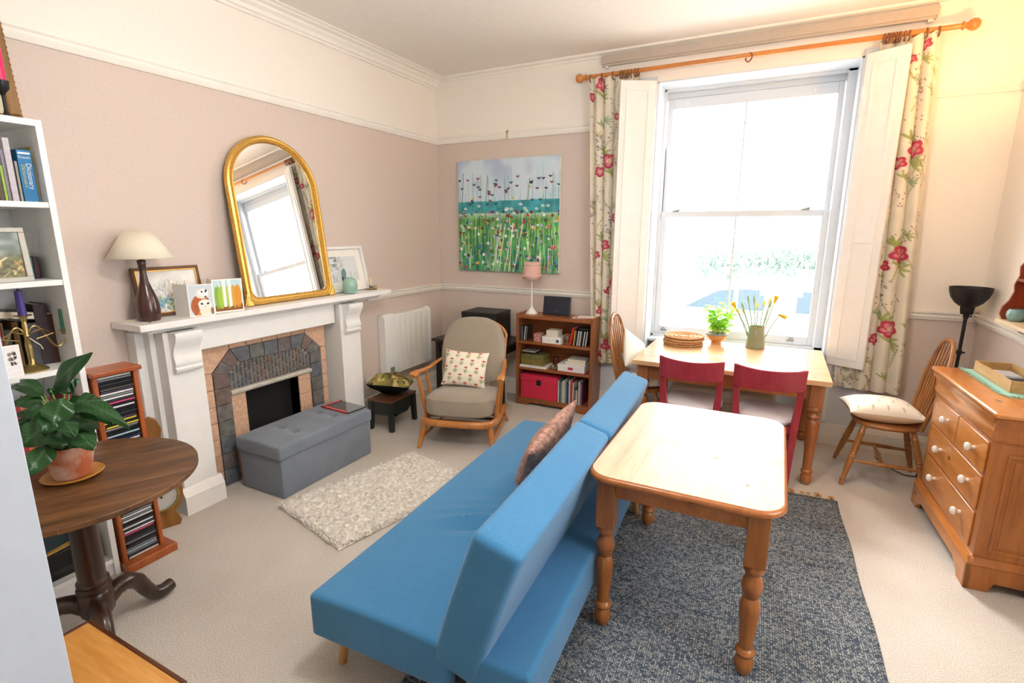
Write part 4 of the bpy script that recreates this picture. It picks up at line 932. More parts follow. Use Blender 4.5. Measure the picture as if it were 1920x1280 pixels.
for j in range(ny):
    for i in range(nx): k = j*(nx+1)+i; mb.f.append((k, k+1, k+nx+2, k+nx+1)); mb.mi.append(0)
o = mb.build('weave', weave(), t); mo = o.modifiers.new('solid', 'SOLIDIFY'); mo.thickness = .006; mo.offset = 0
m_fr = plain('jute_fringe', 'b98a55', .9, var=.25, scale=60); random.seed(4)
for k in range(44):
    x = -.012-k*(RW-.02)/44; L_ = random.uniform(.05, .085); sx = random.uniform(-.03, .03)
    mb = MB()
    for q in range(3): mb.tube([(x, -.004, .009), (x+sx*.4+.004*(q-1), L_*.45, .016+random.uniform(-.003,.004)), (x+sx+.012*(q-1), L_, .006)], [.0045,.004,.0015], 5)
    o = mb.build('tassel', m_fr, t)
# cream shaggy hearth rug
t = thing('shaggy_rug', 'small cream shaggy rug in front of the grey ottoman', 'rug', (1.125, -2.325, 0), R(-13.5))
SW, SL = .69, 1.06; r = np.random.default_rng(3)
h, w_ = 130, 86; S = flat_grid((-SW/2, SL/2, 0), (SW, 0, 0), (0, -SL, 0), h, w_)
n = noise2(h, w_, 3., 1)*.6+noise2(h, w_, 1.6, 2)*.5; ed = np.minimum(np.minimum(np.arange(w_)[None]/3., (w_-1-np.arange(w_))[None]/3.), np.minimum(np.arange(h)[:, None]/3., (h-1-np.arange(h))[:, None]/3.)); ed = np.clip(ed, 0, 1)
S[..., 2] = .004+ed*(.014+.02*n); S[..., :2] += (r.random((h, w_, 2))-.5)*.006
im = canvas(h, w_, 'dcd6cb')*(.85+.25*noise2(h, w_, 1.7, 5))[..., None]
grid_obj('backing', S, im, printed('shag_wool', .95, .05, bump=.3), t)
mb = MB(); m_shag = plain('wool_tufts', 'e4dfd6', .95, var=.12, scale=80)
for k in range(5200):
    x, y = r.uniform(-SW/2, SW/2), r.uniform(-SL/2, SL/2); a = r.uniform(0, 6.28); q = r.uniform(.008, .016); hz = r.uniform(.018, .036)
    dx, dy = math.cos(a)*q, math.sin(a)*q; b_ = .0035
    mb.add([(x-dy*.3, y+dx*.3, .012), (x+dy*.3, y-dx*.3, .012), (x+dx*.6+dy*.35, y+dy*.6-dx*.35, hz), (x+dx*.6-dy*.35, y+dy*.6+dx*.35, hz), (x+dx*1.5, y+dy*1.5, hz*.75)], [(0,1,2,3),(3,2,4)])
o = mb.build('pile', m_shag, t, recalc=False); o['kind'] = 'stuff'

# ================================================================== sofa
m_blue = fabric('blue_linen', '2f6b98', '4a86b0', 1900, bump=.12, streak=(1, .45, 1))
so = thing('sofa_bed', 'bright blue fabric sofa bed with angled split backrest', 'sofa', (2.265, -2.523, 0), R(2.4))
def wr(x, y, z):
    if z > .0:
        for (cx_, cy_, ang, ln, am, wd) in ((.0,-.3,.5,.14,.022,.017),(.05,-.36,.55,.12,-.024,.015),(-.02,-.22,.45,.16,.008,.018),(.03,-.12,.4,.18,.006,.02),(-.05,-.02,.35,.16,.005,.02),(.02,.1,.4,.2,.004,.022),(.06,-.44,.55,.1,.008,.018)):
            u = (x-cx_)*math.cos(ang)+(y-cy_)*math.sin(ang); v = -(x-cx_)*math.sin(ang)+(y-cy_)*math.cos(ang)
            z += am*math.exp(-(u/ln)**2-(v/wd)**2)
        z += .004*math.sin(3*y)-.008*(x/.3)**2
    return (x, y, z)
MB().rbox(.3075, 1.008, .095, .02, (22,96,3), fn=wr).build('seat', m_blue, so).location = (-.1525, 0, .277)
MB().rbox(.115, 1.005, .09, .02, (6,40,3)).build('rear_section', m_blue, so).location = (.325, 0, .27)
MB().box(.13, -.97, .2, .22, .97, .27).build('hinge_rail', plain('black_plastic', '15130f', .4), so)
def bk_fn(x, y, z): return (x+.006*math.sin(7*z+2*y), y, z+.004*math.sin(4*y))
for (ya, yb, dz) in ((-1.012, .02, 0.), (.025, 1.0, .004)):
    o = MB().rbox(.086, (yb-ya)/2, .272, .026, (5,30,12), fn=bk_fn).build('backrest', m_blue, so); o.location = (.25+dz, (ya+yb)/2, .53+dz); o.rotation_euler = (0, R(17), 0)
m_legw = wood('light_oak_leg', 'a87c48', 'c99f66', 'z', 6, .4)
for (x, y) in ((-.4,-.905),(.38,-.905),(-.4,.70),(.425,.69)):
    MB().cyl((x*.98, y*.98, .19), (x*1.02, y*1.01, .0115 if x > 0 else 0), .024, .016, 18).build('leg', m_legw, so)
# brown chenille cushion between seat and backrest
im = canvas(60, 60, 'b38d80')*(.75+.5*noise2(60, 60, 1.2, 6))[..., None]
nrm = Vector((-math.cos(R(24)), 0, math.sin(R(24)))); 
Mp = frame_m((2.255, -2.27, .53), (0, -1, .0), (.42, 0, .9)); Mp = Mp @ Matrix.Rotation(R(-20), 4, 'Z')
pillow('scatter_cushion', 'brown speckled cushion wedged against the blue sofa back', 'cushion', .50, .40, .14, Mp, im, mat=printed('chenille', .95, .05, bump=.8), wob=.12)

# ================================================================== pine table in the foreground
m_pine = wood('pine_top', 'cba27e', 'e0c4a6', 'y', 4, .42, knots=True, coat=.08); m_pinee = wood('pine_edge', '8f4f22', 'b06c34', 'y', 5, .28, knots=True, coat=.2); m_pinel = wood('pine_leg', '7f4620', 'a8672f', 'z', 5, .3, knots=True, coat=.2)
FT = thing('pine_table', 'small pine table with rounded corners and turned legs behind the sofa', 'table', (3.043, -2.343, 0)); hxT, hyT, TZ2, cr = .368, .523, .73, .11
def rr_out(x, hx_, hy_, r_):
    ax = abs(x)
    if ax <= hx_-r_: return hy_
    return hy_-r_+math.sqrt(max(0, r_*r_-(ax-hx_+r_)**2))
def rrect(hx_, hy_, r_, n=10):
    pts = []
    for (sx, sy, a0) in ((1,1,0),(-1,1,90),(-1,-1,180),(1,-1,270)):
        for k in range(n+1): a = R(a0+90*k/n); pts.append((sx*(hx_-r_)+r_*math.cos(a), sy*(hy_-r_)+r_*math.sin(a)))
    return pts
MB().prism(rrect(hxT, hyT, cr), TZ2-.03, TZ2-.0025).build('edge_moulding', m_pinee, FT, bevel=.011, seg=4)
nb = 8; bw = 2*(hxT-.014)/nb
for k in range(nb):
    x0, x1 = -hxT+.014+k*bw+.0003, -hxT+.014+(k+1)*bw-.0003; xs = np.linspace(x0, x1, 9)
    poly = [(x, rr_out(x, hxT-.013, hyT-.014, cr-.014)) for x in xs]+[(x, -rr_out(x, hxT-.013, hyT-.014, cr-.014)) for x in xs[::-1]]
    o = MB().prism(poly, TZ2-.02, TZ2).build('board', m_pine, FT); 
lx, ly = hxT-.085, hyT-.085
for s_ in (-1, 1):
    MB().box(-lx, s_*ly-.012, .615, lx, s_*ly+.012, TZ2-.03).build('apron', m_pinee, FT); MB().box(s_*lx-.012, -ly, .615, s_*lx+.012, ly, TZ2-.03).build('apron', m_pinee, FT)
legp = [(.018,0),(.024,.006),(.033,.03),(.036,.052),(.03,.075),(.024,.084),(.034,.09),(.038,.1),(.034,.11),(.025,.118),(.026,.14),(.031,.21),(.036,.27),(.037,.3),(.032,.325),(.024,.337),(.03,.35),(.038,.375),(.039,.39),(.035,.41),(.026,.43),(.025,.436),(.034,.446),(.037,.458),(.033,.47),(.03,.48)]
for sx in (-1, 1):
    for sy in (-1, 1):
        lg = MB().lathe(legp, (0,0,0), 22).build('leg', m_pinel, FT); lg.location = (sx*lx, sy*ly, .0)
        MB().box(-.037,-.037,.478,.037,.037,TZ2-.03).build('leg_block', m_pinel, lg, bevel=.002)
FT.location.z = .010

# ================================================================== ottoman, tablet, footstool
m_ott = fabric('grey_felt', '515863', '8f97a3', 1100, bump=.15)
OT = thing('ottoman', 'long charcoal grey fabric storage ottoman with tufted lid', 'ottoman', (.417, -2.275, 0)); ohx, ohy = .2, .405
MB().rbox(ohx, ohy, .135, .008, (6,12,4)).build('body', m_ott, OT).location = (0, 0, .135)
tf = [(sx*.07, sy) for sx in (-1, 1) for sy in (-.17, .0+.17)]
def tuft(x, y, z):
    if z > 0:
        for (tx, ty) in tf: d2 = ((x-tx)**2+(y-ty)**2); z -= .022*math.exp(-d2/.0006)+.006*math.exp(-d2/.004)
        for ty in (-.17, .17): z -= .005*math.exp(-((y-ty)/.01)**2)*(1 if abs(x) < .07 else math.exp(-((abs(x)-.07)/.05)**2))
        z -= .006*((x/.2)**4+(y/.4)**6)
    return (x, y, z)
MB().rbox(ohx+.013, ohy+.013, .05, .014, (30,60,3), fn=tuft).build('lid', m_ott, OT).location = (0, 0, .318)
for (tx, ty) in tf: MB().sphere((tx, ty, .35), .009, 10, 6, (1,1,.5)).build('button', m_ott, OT)
q = [zz(*p, .375) for p in ((608,760),(644,748),(694,760),(661,776))]
dv = (q[2]-q[1])[:2]; an = math.atan2(dv[1], dv[0]); ctr = sum(q)/4; la, lb = np.linalg.norm(q[2]-q[1]), np.linalg.norm(q[1]-q[0])
t = thing('tablet', 'black glossy tablet in red patterned case lying on the ottoman', 'tablet', (ctr[0]-.012, ctr[1]-.02, .3685), an); hl, hs = la/2*.95, lb/2*.95
MB().box(-hl,-hs,0,hl,hs,.006).build('body', plain('tablet_black', '0d0e10', .3), t, bevel=.002)
MB().box(-hl+.004,-hs+.004,.006,hl-.004,hs-.004,.0072).build('screen', plain('black_glass', '0a0b0c', .03, var=.01, coat=1.), t)
im = canvas(14, 90, 'b03034')
for k in range(26): disc(im, (k+.5)/26, .08, .034, None, 'f0d9cf' if k % 2 else 'd2585a', .9)
MB().box(-hl-.012,-hs-.006,-.0005,-hl+.016,hs+.006,.009).box(-hl,-hs-.006,-.0005,hl-.02,-hs+.02,.009).build('case', plain('red_cloth', 'a82a30', .8, var=.2, scale=200), t, bevel=.003)
grid_obj('case_pattern', flat_grid((-hl+.016, hs, .0096), (0, -2*hs, 0), (-.026, 0, 0), 14, 90), im, printed('cushion_print', .9, .1, bump=.2), t)
grid_obj('case_pattern', flat_grid((-hl, -hs+.019, .0096), (2*hl-.03, 0, 0), (0, -.024, 0), 14, 90), im, MATS['cushion_print'], t)
t = thing('footstool', 'small dark painted footstool with worn brown top edge', 'stool', (.365, -1.305, 0), R(4))
m_dg = wood('dark_green_paint', '10140f', '1f2a26', 'z', 5, .4); m_brn = wood('worn_brown', '3a2216', '6d4026', 'y', 6, .35)
MB().box(-.125,-.19,.255,.125,.19,.275).build('top', m_brn, t, bevel=.006)
for s_ in (-1, 1):
    MB().prism([(-.17,.255),(.17,.255),(.17,.19),(.12,.16),(.07,.12),(-.07,.12),(-.12,.16),(-.17,.19)], s_*.1-.009, s_*.1+.009, 'x').build('apron', m_dg, t)
    MB().prism([(-.1,.255),(.1,.255),(.1,.18),(.06,.14),(-.06,.14),(-.1,.18)], s_*.165-.009, s_*.165+.009, 'y').build('apron', m_dg, t)
    for sy in (-1, 1): MB().taper(0, (s_*.108-.019, sy*.172-.019, s_*.108+.019, sy*.172+.019), .256, (s_*.1-.022, sy*.162-.022, s_*.1+.022, sy*.162+.022)).build('leg', m_dg, t, bevel=.003)
im = canvas(70, 70, '8a7d44'); n = noise2(70, 70, 9, 31); n2 = noise2(70, 70, 5, 32)
im = im*(.75+.5*n[..., None]); k = (n2 > .6)[..., None]*.8; im = im*(1-k)+k*rgb('4a3a34'); k = ((n > .62) & (n2 < .5))[..., None]*.8; im = im*(1-k)+k*rgb('c8b878')
for q_ in range(14): disc(im, random.random(), random.random(), random.uniform(.04,.09), .04, random.choice(['5f6a34','4a5a58','b8a868','6a4f54']), .7, random.random()*3)
Mc = Matrix.Translation((.345, -1.295, .376)) @ Matrix.Rotation(R(32), 4, 'Z') @ Matrix.Rotation(R(-7), 4, 'X') @ Matrix.Rotation(R(6), 4, 'Y')
pillow('scatter_cushion', 'olive and brown leaf patterned cushion lying on the footstool', 'cushion', .37, .36, .17, Mc, im, canvas(70, 70, '101614'), wob=.15)
# wall socket with plugs
q = xx(697, 720, 0); t = thing('wall_socket', 'white double wall socket with two plugs low beside the fireplace', 'socket', (0, q[1]-.0, q[2]-.015))
m_pl = plain('white_plastic', 'eeece6', .35, var=.02)
MB().box(0,-.073,0,.011,.073,.086).build('plate', m_pl, t, bevel=.003)
for s_ in (-1, 1):
    MB().box(.011, s_*.036-.024, .008, .043, s_*.036+.024, .056).build('plug', m_pl, t, bevel=.005); MB().box(.011, s_*.02-.006, .064, .015, s_*.02+.006, .08).build('switch', m_pl, t)
MB().box(.043,-.03,.03,.075,.07,.1).build('adaptor', m_pl, t, bevel=.006)

# ================================================================== electric radiator
t = thing('panel_radiator', 'white ribbed electric panel radiator on the left wall', 'radiator', (0, -.68, .315))
m_rad = plain('radiator_enamel', 'efeee9', .35, var=.015)
y0, y1 = -.36, .36
MB().prism([(0,.03),(.02,0),(.06,0),(.085,.02),(.092,.06),(.092,.54),(.085,.585),(.06,.605),(.02,.605),(0,.58)], y0, y0+.165, 'y').build('control_end', m_rad, t, bevel=.008, seg=3)
MB().prism([(0,.03),(.02,0),(.06,0),(.085,.02),(.092,.06),(.092,.54),(.085,.585),(.06,.605),(.02,.605),(0,.58)], y1-.04, y1, 'y').build('end_cap', m_rad, t, bevel=.008, seg=3)
MB().box(.01, y0+.165, .02, .07, y1-.04, .59).build('core', m_rad, t)
for k in range(6): a = y0+.165+k*.0858; MB().box(.07, a+.002, .02, .086, a+.0838, .585).build('rib_panel', m_rad, t, bevel=.004)
MB().box(.092, y0+.045, .05, .0935, y0+.105, .095).build('rating_plate', plain('plate_grey', '8e8e86', .4, .3), t)
for y in (-.25, .25): MB().box(-.0, y-.02, .1, .012, y+.02, .5).build('bracket', m_steel, t)

# ================================================================== armchair
m_elm = wood('golden_elm', 'a9642a', 'cf8a44', 'z', 6, .3, coat=.25); m_taup = fabric('taupe_wool', '8d8273', 'a89d8c', 1300, bump=.3)
AC = thing('armchair', 'low wooden armchair with taupe cushions and bentwood arms', 'armchair', (1.075, -1.205, 0), R(16.8))
A_ = lambda n, mb, m=m_elm, **k: mb.build(n, m, AC, **k)
def rail(pts, r=.016, n=10, flat=1.): return MB().tube(pts, r, n, flat=flat)
fr = [(-.27,.27,.17),(-.285,0,.19),(-.29,-.2,.205),(-.27,-.29,.21),(-.22,-.325,.213),(-.1,-.34,.214),(.1,-.34,.214),(.22,-.325,.213),(.27,-.29,.21),(.29,-.2,.205),(.285,0,.19),(.27,.27,.17)]
A_('seat_frame', rail(fr, .024, 12, 1.25)); A_('rear_rail', MB().cyl((-.27,.27,.17),(.27,.27,.17),.02))
for k in range(4): A_('web_strap', MB().box(-.27, -.25+k*.14, .192-.012*k, .27, -.2+k*.14, .196-.012*k), plain('black_plastic', '15130f'))
for s_ in (-1, 1):
    A_('front_leg', MB().turned((s_*.30, -.355, 0), (s_*.265, -.27, .205), [(.012,0),(.016,.15),(.022,.6),(.02,1)]))
    A_('rear_leg', MB().turned((s_*.28, .37, 0), (s_*.25, .25, .175), [(.012,0),(.015,.2),(.02,.7),(.018,1)]))
    A_('side_stretcher', MB().turned((s_*.288, -.325, .075), (s_*.268, .33, .07), [(.009,0),(.014,.5),(.009,1)]))
    # arm posts and bent arm
    A_('arm_post', MB().turned((s_*.285, -.17, .2), (s_*.338, -.225, .575), [(.016,0),(.018,.3),(.013,1)]))
    A_('arm_post', MB().turned((s_*.285, -.02, .19), (s_*.325, -.06, .57), [(.013,0),(.015,.4),(.01,1)]))
    arm = [(s_*.352,-.30,.575),(s_*.35,-.275,.588),(s_*.343,-.22,.59),(s_*.334,-.12,.578),(s_*.32,0,.572),(s_*.3,.14,.585),(s_*.272,.28,.60)]
    A_('arm', MB().tube(arm, [.03,.033,.03,.024,.02,.018,.016], 12, flat=.5))
    A_('back_post', MB().turned((s_*.235, .25, .17), (s_*.25, .445, .76), [(.016,0),(.017,.4),(.013,1)]))
bow = [(.25*math.cos(a)*1.02, .445+.03*math.sin(a), .76+.15*math.sin(a)) for a in np.linspace(0, math.pi, 22)]
A_('back_bow', MB().tube(bow, .014, 10))
for k in range(5): x = -.16+k*.08; A_('back_spindle', MB().cyl((x*.9,.265,.175),(x,.455+.0,.76+.15*math.sqrt(max(0,1-(x/.25)**2))-.01),.007))
out = []
for k in range(48):
    a = 2*math.pi*k/48; c, s_ = math.cos(a), math.sin(a); out.append((.285*math.copysign(abs(c)**.55, c), .31*math.copysign(abs(s_)**(.55 if s_ < 0 else .4), s_)))
def seatb(x, y, z): return (x, y, z+(.012*(1-(x/.28)**2)*(1-(y/.3)**2) if z > 0 else 0))
o = MB(); puff(o, out, .185, 8, 5, bulge=seatb); o = o.build('seat_cushion', m_taup, AC); o.location = (0, -.045, .312); o.rotation_euler = (R(-6), 0, 0)
out = []
for k in range(56):
    a = 2*math.pi*k/56; c, s_ = math.cos(a), math.sin(a)
    out.append((.28*math.copysign(abs(c)**.75, c)*(1-.10*max(0, -s_)), .30*math.copysign(abs(s_)**(.85 if s_ > 0 else .55), s_)))
o = MB(); puff(o, out, .12, 8, 4.2); o = o.build('back_cushion', m_taup, AC); o.location = (0, .265, .67); o.rotation_euler = (R(90-20), 0, 0)
# sprigged cushion on the armchair
im = canvas(110, 110, 'efe6d3'); im *= (.97+.05*noise2(110, 110, 6, 3))[..., None]
def sprig(img, x, y, s_=1., red='b8381f', grn='7d8c42'):
    line(img, x, y+.012*s_, x-.004*s_, y+.085*s_, .005*s_, grn)
    for dx in (-1, 1): 
        for dy in (.04, .062): disc(img, x+dx*.018*s_, y+dy*s_, .018*s_, .0055*s_, grn, 1, dx*-.7)
    for k in range(5): a = -math.pi/2+(k-2)*.55; disc(img, x+.016*s_*math.cos(a), y+.014*s_*math.sin(a), .013*s_, .009*s_, red, .95, a)
for j in range(5):
    for i in range(5): sprig(im, .06+i*.25+(.125 if j % 2 else 0), .06+j*.22, 1.7)
A2 = AC.matrix_basis if False else Matrix.Translation(AC.location) @ Matrix.Rotation(R(16.8), 4, 'Z')
Mc = A2 @ Matrix.Translation((-.03, .085, .55)) @ Matrix.Rotation(R(66), 4, 'X') @ Matrix.Rotation(R(-3), 4, 'Z')
pillow('scatter_cushion', 'cream cushion with red flower sprigs on the taupe armchair', 'cushion', .385, .31, .13, Mc, im)
# ================================================================== corner desk and printer
m_blkw = wood('ebonised_wood', '15110f', '2a211c', 'x', 6, .35)
t = thing('side_table', 'black wooden side table in the corner behind the armchair', 'table', (.66, -.31, 0))
MB().box(-.41,-.24,.605,.41,.26,.63).build('top', m_blkw, t, bevel=.005)
MB().box(-.37,-.2,.52,.37,-.18,.605).build('apron', m_blkw, t); MB().box(-.37,.2,.52,.37,.22,.605).build('apron', m_blkw, t)
for s_ in (-1, 1): MB().box(s_*.36-.01,-.19,.52,s_*.36+.01,.21,.605).build('apron', m_blkw, t)
for x in (-.355, .375):
    for y in (-.19, .215): MB().box(x-.022, y-.022, 0, x+.022, y+.022, .606).build('leg', m_blkw, t, bevel=.003)
m_pb = plain('matt_black', '1b1a1c', .5, var=.08)
t = thing('printer', 'black boxy printer on the corner side table', 'printer', (.735, -.27, .63), R(2))
MB().box(-.19,-.17,.0,.19,.17,.245).build('body', m_pb, t, bevel=.006); MB().box(-.192,-.172,.245,.192,.172,.285).build('lid', m_pb, t, bevel=.008)
MB().box(-.15,-.176,.06,.15,-.17,.13).build('paper_tray', plain('gloss_black', '0c0c0d', .2), t, bevel=.003); MB().box(-.16,-.176,.2,.16,-.17,.235).build('control_panel', MATS['gloss_black'], t)
MB().tube([(.32,-.02,.33),(.325,-.03,.2),(.36,-.06,.03),(.45,-.12,.006),(.5,-.2,.005)], .004).build('cable', plain('white_cable', 'd8d6d0', .5)).location = (.66, -.31, 0)
o = bpy.data.objects['cable.001'] if 'cable.001' in bpy.data.objects else bpy.data.objects['cable']; o.name = 'power_cable'; tag(o, 'white power cable hanging beside the corner table', 'cable')

# ================================================================== small wooden bookcase
m_bkw = wood('amber_oak', '7a4420', 'a8663a', 'x', 5, .35, coat=.15); m_bkz = wood('amber_oak_upright', '7a4420', 'a8663a', 'z', 5, .35, coat=.15)
bx0, bx1, by0, by1, bh = 1.085, 1.865, -.30, -.03, .915
BK = thing('low_bookcase', 'low brown wooden bookcase with three shelves by the curtain', 'bookcase', ((bx0+bx1)/2, (by0+by1)/2, 0)); hw, hd = (bx1-bx0)/2, (by1-by0)/2
K = lambda n, *a, m=m_bkw: MB().box(*a).build(n, m, BK, bevel=.002)
for s_ in (-1, 1): K('side', s_*hw-(.024 if s_ > 0 else 0), -hd, 0, s_*hw+(.024 if s_ < 0 else 0), hd, bh, m=m_bkz)
K('top', -hw+.024, -hd+.004, bh-.045, hw-.024, hd, bh-.015); K('back', -hw+.024, hd-.008, .05, hw-.024, hd, bh-.045)
BS = [.075, .385, .645]
for z in BS: K('shelf', -hw+.024, -hd+.006, z-.024, hw-.024, hd-.008, z)
MB().prism([(-hw+.024,.051),(hw-.024,.051),(hw-.024,0),(hw-.12,0),(hw-.16,.03),(-hw+.16,.03),(-hw+.12,0),(-hw+.024,0)], -hd+.006, -hd+.024, 'y').build('plinth', m_bkw, BK)
BTZ = bh-.015
# pink lamp
t = thing('bedside_lamp', 'slim white lamp with pleated pink shade on the low bookcase', 'lamp', (1.19, -.17, BTZ))
MB().lathe([(.058,0),(.06,.006),(.05,.018),(.028,.04),(.013,.06),(.008,.09),(.006,.2),(.006,.32),(.014,.325),(.014,.335),(.005,.34)], n=28).build('stand', m_pl, t)
m_ps = plain('pink_pleat', 'd9b3a6', .9, var=.05, scale=120)
o = MB().lathe([(.092,.34),(.0905,.365),(.093,.367),(.0885,.39),(.091,.392),(.0855,.415),(.088,.417),(.082,.44),(.0845,.442),(.0785,.465),(.081,.467),(.076,.5)], n=44); o.f = o.f[:-2]; o.mi = o.mi[:-2]
o = o.build('shade', m_ps, t, recalc=False, smooth=60); o.modifiers.new('s', 'SOLIDIFY').thickness = .002
# laptop / tablet standing at the back
t = thing('laptop', 'dark navy closed laptop propped upright on the low bookcase', 'laptop', (1.447, -.165, BTZ+.001), 0, rot=(R(-9), 0, 0))
MB().rbox(.14, .008, .09, .012, (4,2,4)).build('shell', plain('navy_shell', '1a2230', .4, var=.06), t).location = (0, 0, .09)
MB().box(-.03,-.0085,.042,.03,-.0078,.046).build('brand_mark', plain('dull_grey', '55606a', .5), t)
t = thing('paper_pile', 'red and white patterned papers on the low bookcase top', 'papers', (1.735, -.17, BTZ))
for k, (c, dx, rz_) in enumerate((('f1ece2',-.01,4),('b0303a',.015,-8),('efe3dc',.03,12))): o = MB().box(-.09,-.065,k*.004,.09,.065,k*.004+.003).build('sheet', plain('sheet_'+c, c, .7, var=.25 if k == 1 else .03, scale=30), t); o.location = (dx, 0, .0005); o.rotation_euler = (0, 0, R(rz_))
# top shelf
CDK = [0]
def cdv(n, x, lean, z=BS[2], y=-.275, h=.125, where='low bookcase', grp='CDs on the low bookcase'):
    o = bpy.data.objects.new('cd_case', CDM[n]); COL.objects.link(o); o.matrix_world = Matrix.Translation((x, y, z+.0715)) @ Matrix.Rotation(R(lean), 4, 'Y') @ Matrix.Rotation(R(-90), 4, 'Z') @ Matrix.Rotation(R(90), 4, 'X')
    CDK[0] += 1; return tag(o, 'upright CD case with %s spine, %s from left on the %s' % (n, nth(CDK[0]), where), 'cd', grp)
x = 1.118
for n in ('charcoal','plum','grey','charcoal','white','grey'): cdv(n, x, 0 if x < 1.15 else 6, z=BS[2]+(.0 if x < 1.15 else .004)); x += .0125 if x < 1.15 else .018
def carton(name, label, x0, x1, y0, y1, z0, z1, col, cat='box', var=.04):
    t = thing(name, label, cat, ((x0+x1)/2, (y0+y1)/2, z0)); a, b, h = (x1-x0)/2, (y1-y0)/2, z1-z0; m = plain('carton_'+col, col, .6, var=var, scale=40)
    MB().box(-a+.001,-b+.001,0,a-.001,b-.001,h*.62).build('base', m, t, bevel=.002); MB().box(-a,-b,h*.62+.0006,a,b,h).build('lid', m, t, bevel=.002); return t
carton('trinket_box', 'small pink patterned box beside the white cartons', 1.262, 1.335, -.27, -.18, BS[2], BS[2]+.08, 'c48a86', var=.3)
c_ = carton('carton', 'flat white carton with blue round mark on the top shelf', 1.353, 1.545, -.285, -.12, BS[2], BS[2]+.065, 'e8e6e0')
MB().cyl((.065,-.0835,.03),(.065,-.0825,.03),.016,n=20).build('round_mark', plain('blue_mark', '3c566e', .5), c_)
carton('carton', 'small cream carton stacked on the flat white carton', 1.39, 1.512, -.27, -.15, BS[2]+.0655, BS[2]+.125, 'ddd6c4')
t = thing('ornament', 'small brown carved ornament on the top shelf', 'ornament', (1.59, -.22, BS[2]))
MB().lathe([(.03,0),(.032,.008),(.022,.02),(.034,.045),(.03,.065),(.018,.08),(.022,.092),(.01,.105)], n=20).build('body', wood('carved_wood', '4a2f1c', '9a6a40', 'z', 9), t); MB().sphere((.02,0,.085), .016, 10, 6).build('head', MATS['carved_wood'], t)
t = thing('book', 'red hardback leaning against the CDs on the low bookcase', 'book', (1.636, -.19, BS[2]+.003), 0, rot=(0, R(11), 0))
MB().box(-.011,-.09,0,.011,-.087,.165).box(-.011,-.087,0,-.009,.06,.165).box(.009,-.087,0,.011,.06,.165).build('cover', plain('cover_red', 'b01f2c', .45), t); MB().box(-.009,-.087,.003,.009,.057,.16).build('pages', m_pages, t)
x = 1.682
for n in ('yellow','olive','black','white','grey','white','charcoal','black','white','charcoal','white'): cdv(n, x, 7 if n != 'black' else 6, z=BS[2]+.003); x += .0118
t = thing('glasses_case', 'soft black case lying on the leaning CDs', 'case', (1.745, -.18, BS[2]+.151))
MB().rbox(.06, .04, .014, .013, (4,3,2)).build('body', m_pb, t)
# middle shelf
t = thing('disc_drive', 'slim black and silver disc box on top of the green boxes', 'box', (1.205, -.2, BS[1]+.1305)); MB().box(-.075,-.065,0,.075,.065,.018).build('case', m_pb, t, bevel=.003); MB().box(-.07,-.066,.018,.07,.064,.03).build('lid', plain('satin_silver', 'a8a59c', .45, .3), t, bevel=.003)
t = thing('board_game', 'flat olive green game box on the middle shelf', 'box', (1.245, -.19, BS[1]+.022)); MB().box(-.12,-.08,0,.12,.09,.06).build('base', plain('olive_box', '7a6c34', .6, var=.25, scale=30), t, bevel=.002); MB().box(-.122,-.082,.0605,.122,.092,.108).build('lid', plain('moss_box', '6a6436', .6, var=.25, scale=25), t, bevel=.002)
t = thing('magazine', 'white magazine under the olive game box', 'magazine', (1.26, -.2, BS[1])); MB().box(-.14,-.09,0,.14,.11,.021).build('pages', plain('paper_white', 'e8e6e2', .6, var=.05), t, bevel=.002)
t = thing('tabletop_frame', 'small empty dark picture frame at the back of the middle shelf', 'frame', (1.44, -.13, BS[1])); MB().box(-.03,-.004,0,-.024,.004,.1).box(.024,-.004,0,.03,.004,.1).box(-.03,-.004,.094,.03,.004,.1).box(-.03,-.004,0,.03,.004,.006).build('frame', m_blkw, t)
t = thing('trinket_dish', 'small dish of odds and ends on the middle shelf', 'dish', (1.465, -.215, BS[1])); MB().lathe([(.02,0),(.035,.006),(.046,.028),(.043,.028),(.03,.01)], n=24).build('dish', plain('stoneware', 'a98f74', .4), t)
for k in range(4): MB().sphere((.018*math.cos(k*1.7), .018*math.sin(k*1.7), .024), .011, 10, 6).build('pebble', plain('pebble_%d' % k, ('6a7a3c','2a2a28','c9b98a','4a4a40')[k], .5), t)
c_ = carton('carton', 'white game carton with red label on the middle shelf', 1.52, 1.79, -.285, -.08, BS[1]+.0065, BS[1]+.075, 'e6e6e4'); MB().box(-.03,-.1035,.02,.02,-.1028,.045).build('red_label', plain('label_red', 'c02c4a', .5), c_); 
t = thing('magazine', 'magazine with crimson edge beneath the white game carton', 'magazine', (1.655, -.185, BS[1])); MB().box(-.137,-.1,0,.137,.1,.006).build('cover', plain('crimson_card', 'a81e3c', .5), t)
for k, (c, w_, lb) in enumerate((('e2e0da',.1,'grey white paperback lying on the game carton'),('c8c2bc',.09,'pale booklet on top of the stack on the middle shelf'))):
    t = thing('book', lb, 'book', (1.685+.01*k, -.18, BS[1]+.0755+k*.0255), R(3*k)); MB().box(-w_,-.075,0,w_,.075,.003).box(-w_,-.075,.022,w_,.075,.025).box(-w_,.072,.003,w_,.075,.022).build('cover', plain('cover_'+c, c, .5), t); MB().box(-w_+.002,-.073,.003,w_-.002,.072,.022).build('pages', m_pages, t)
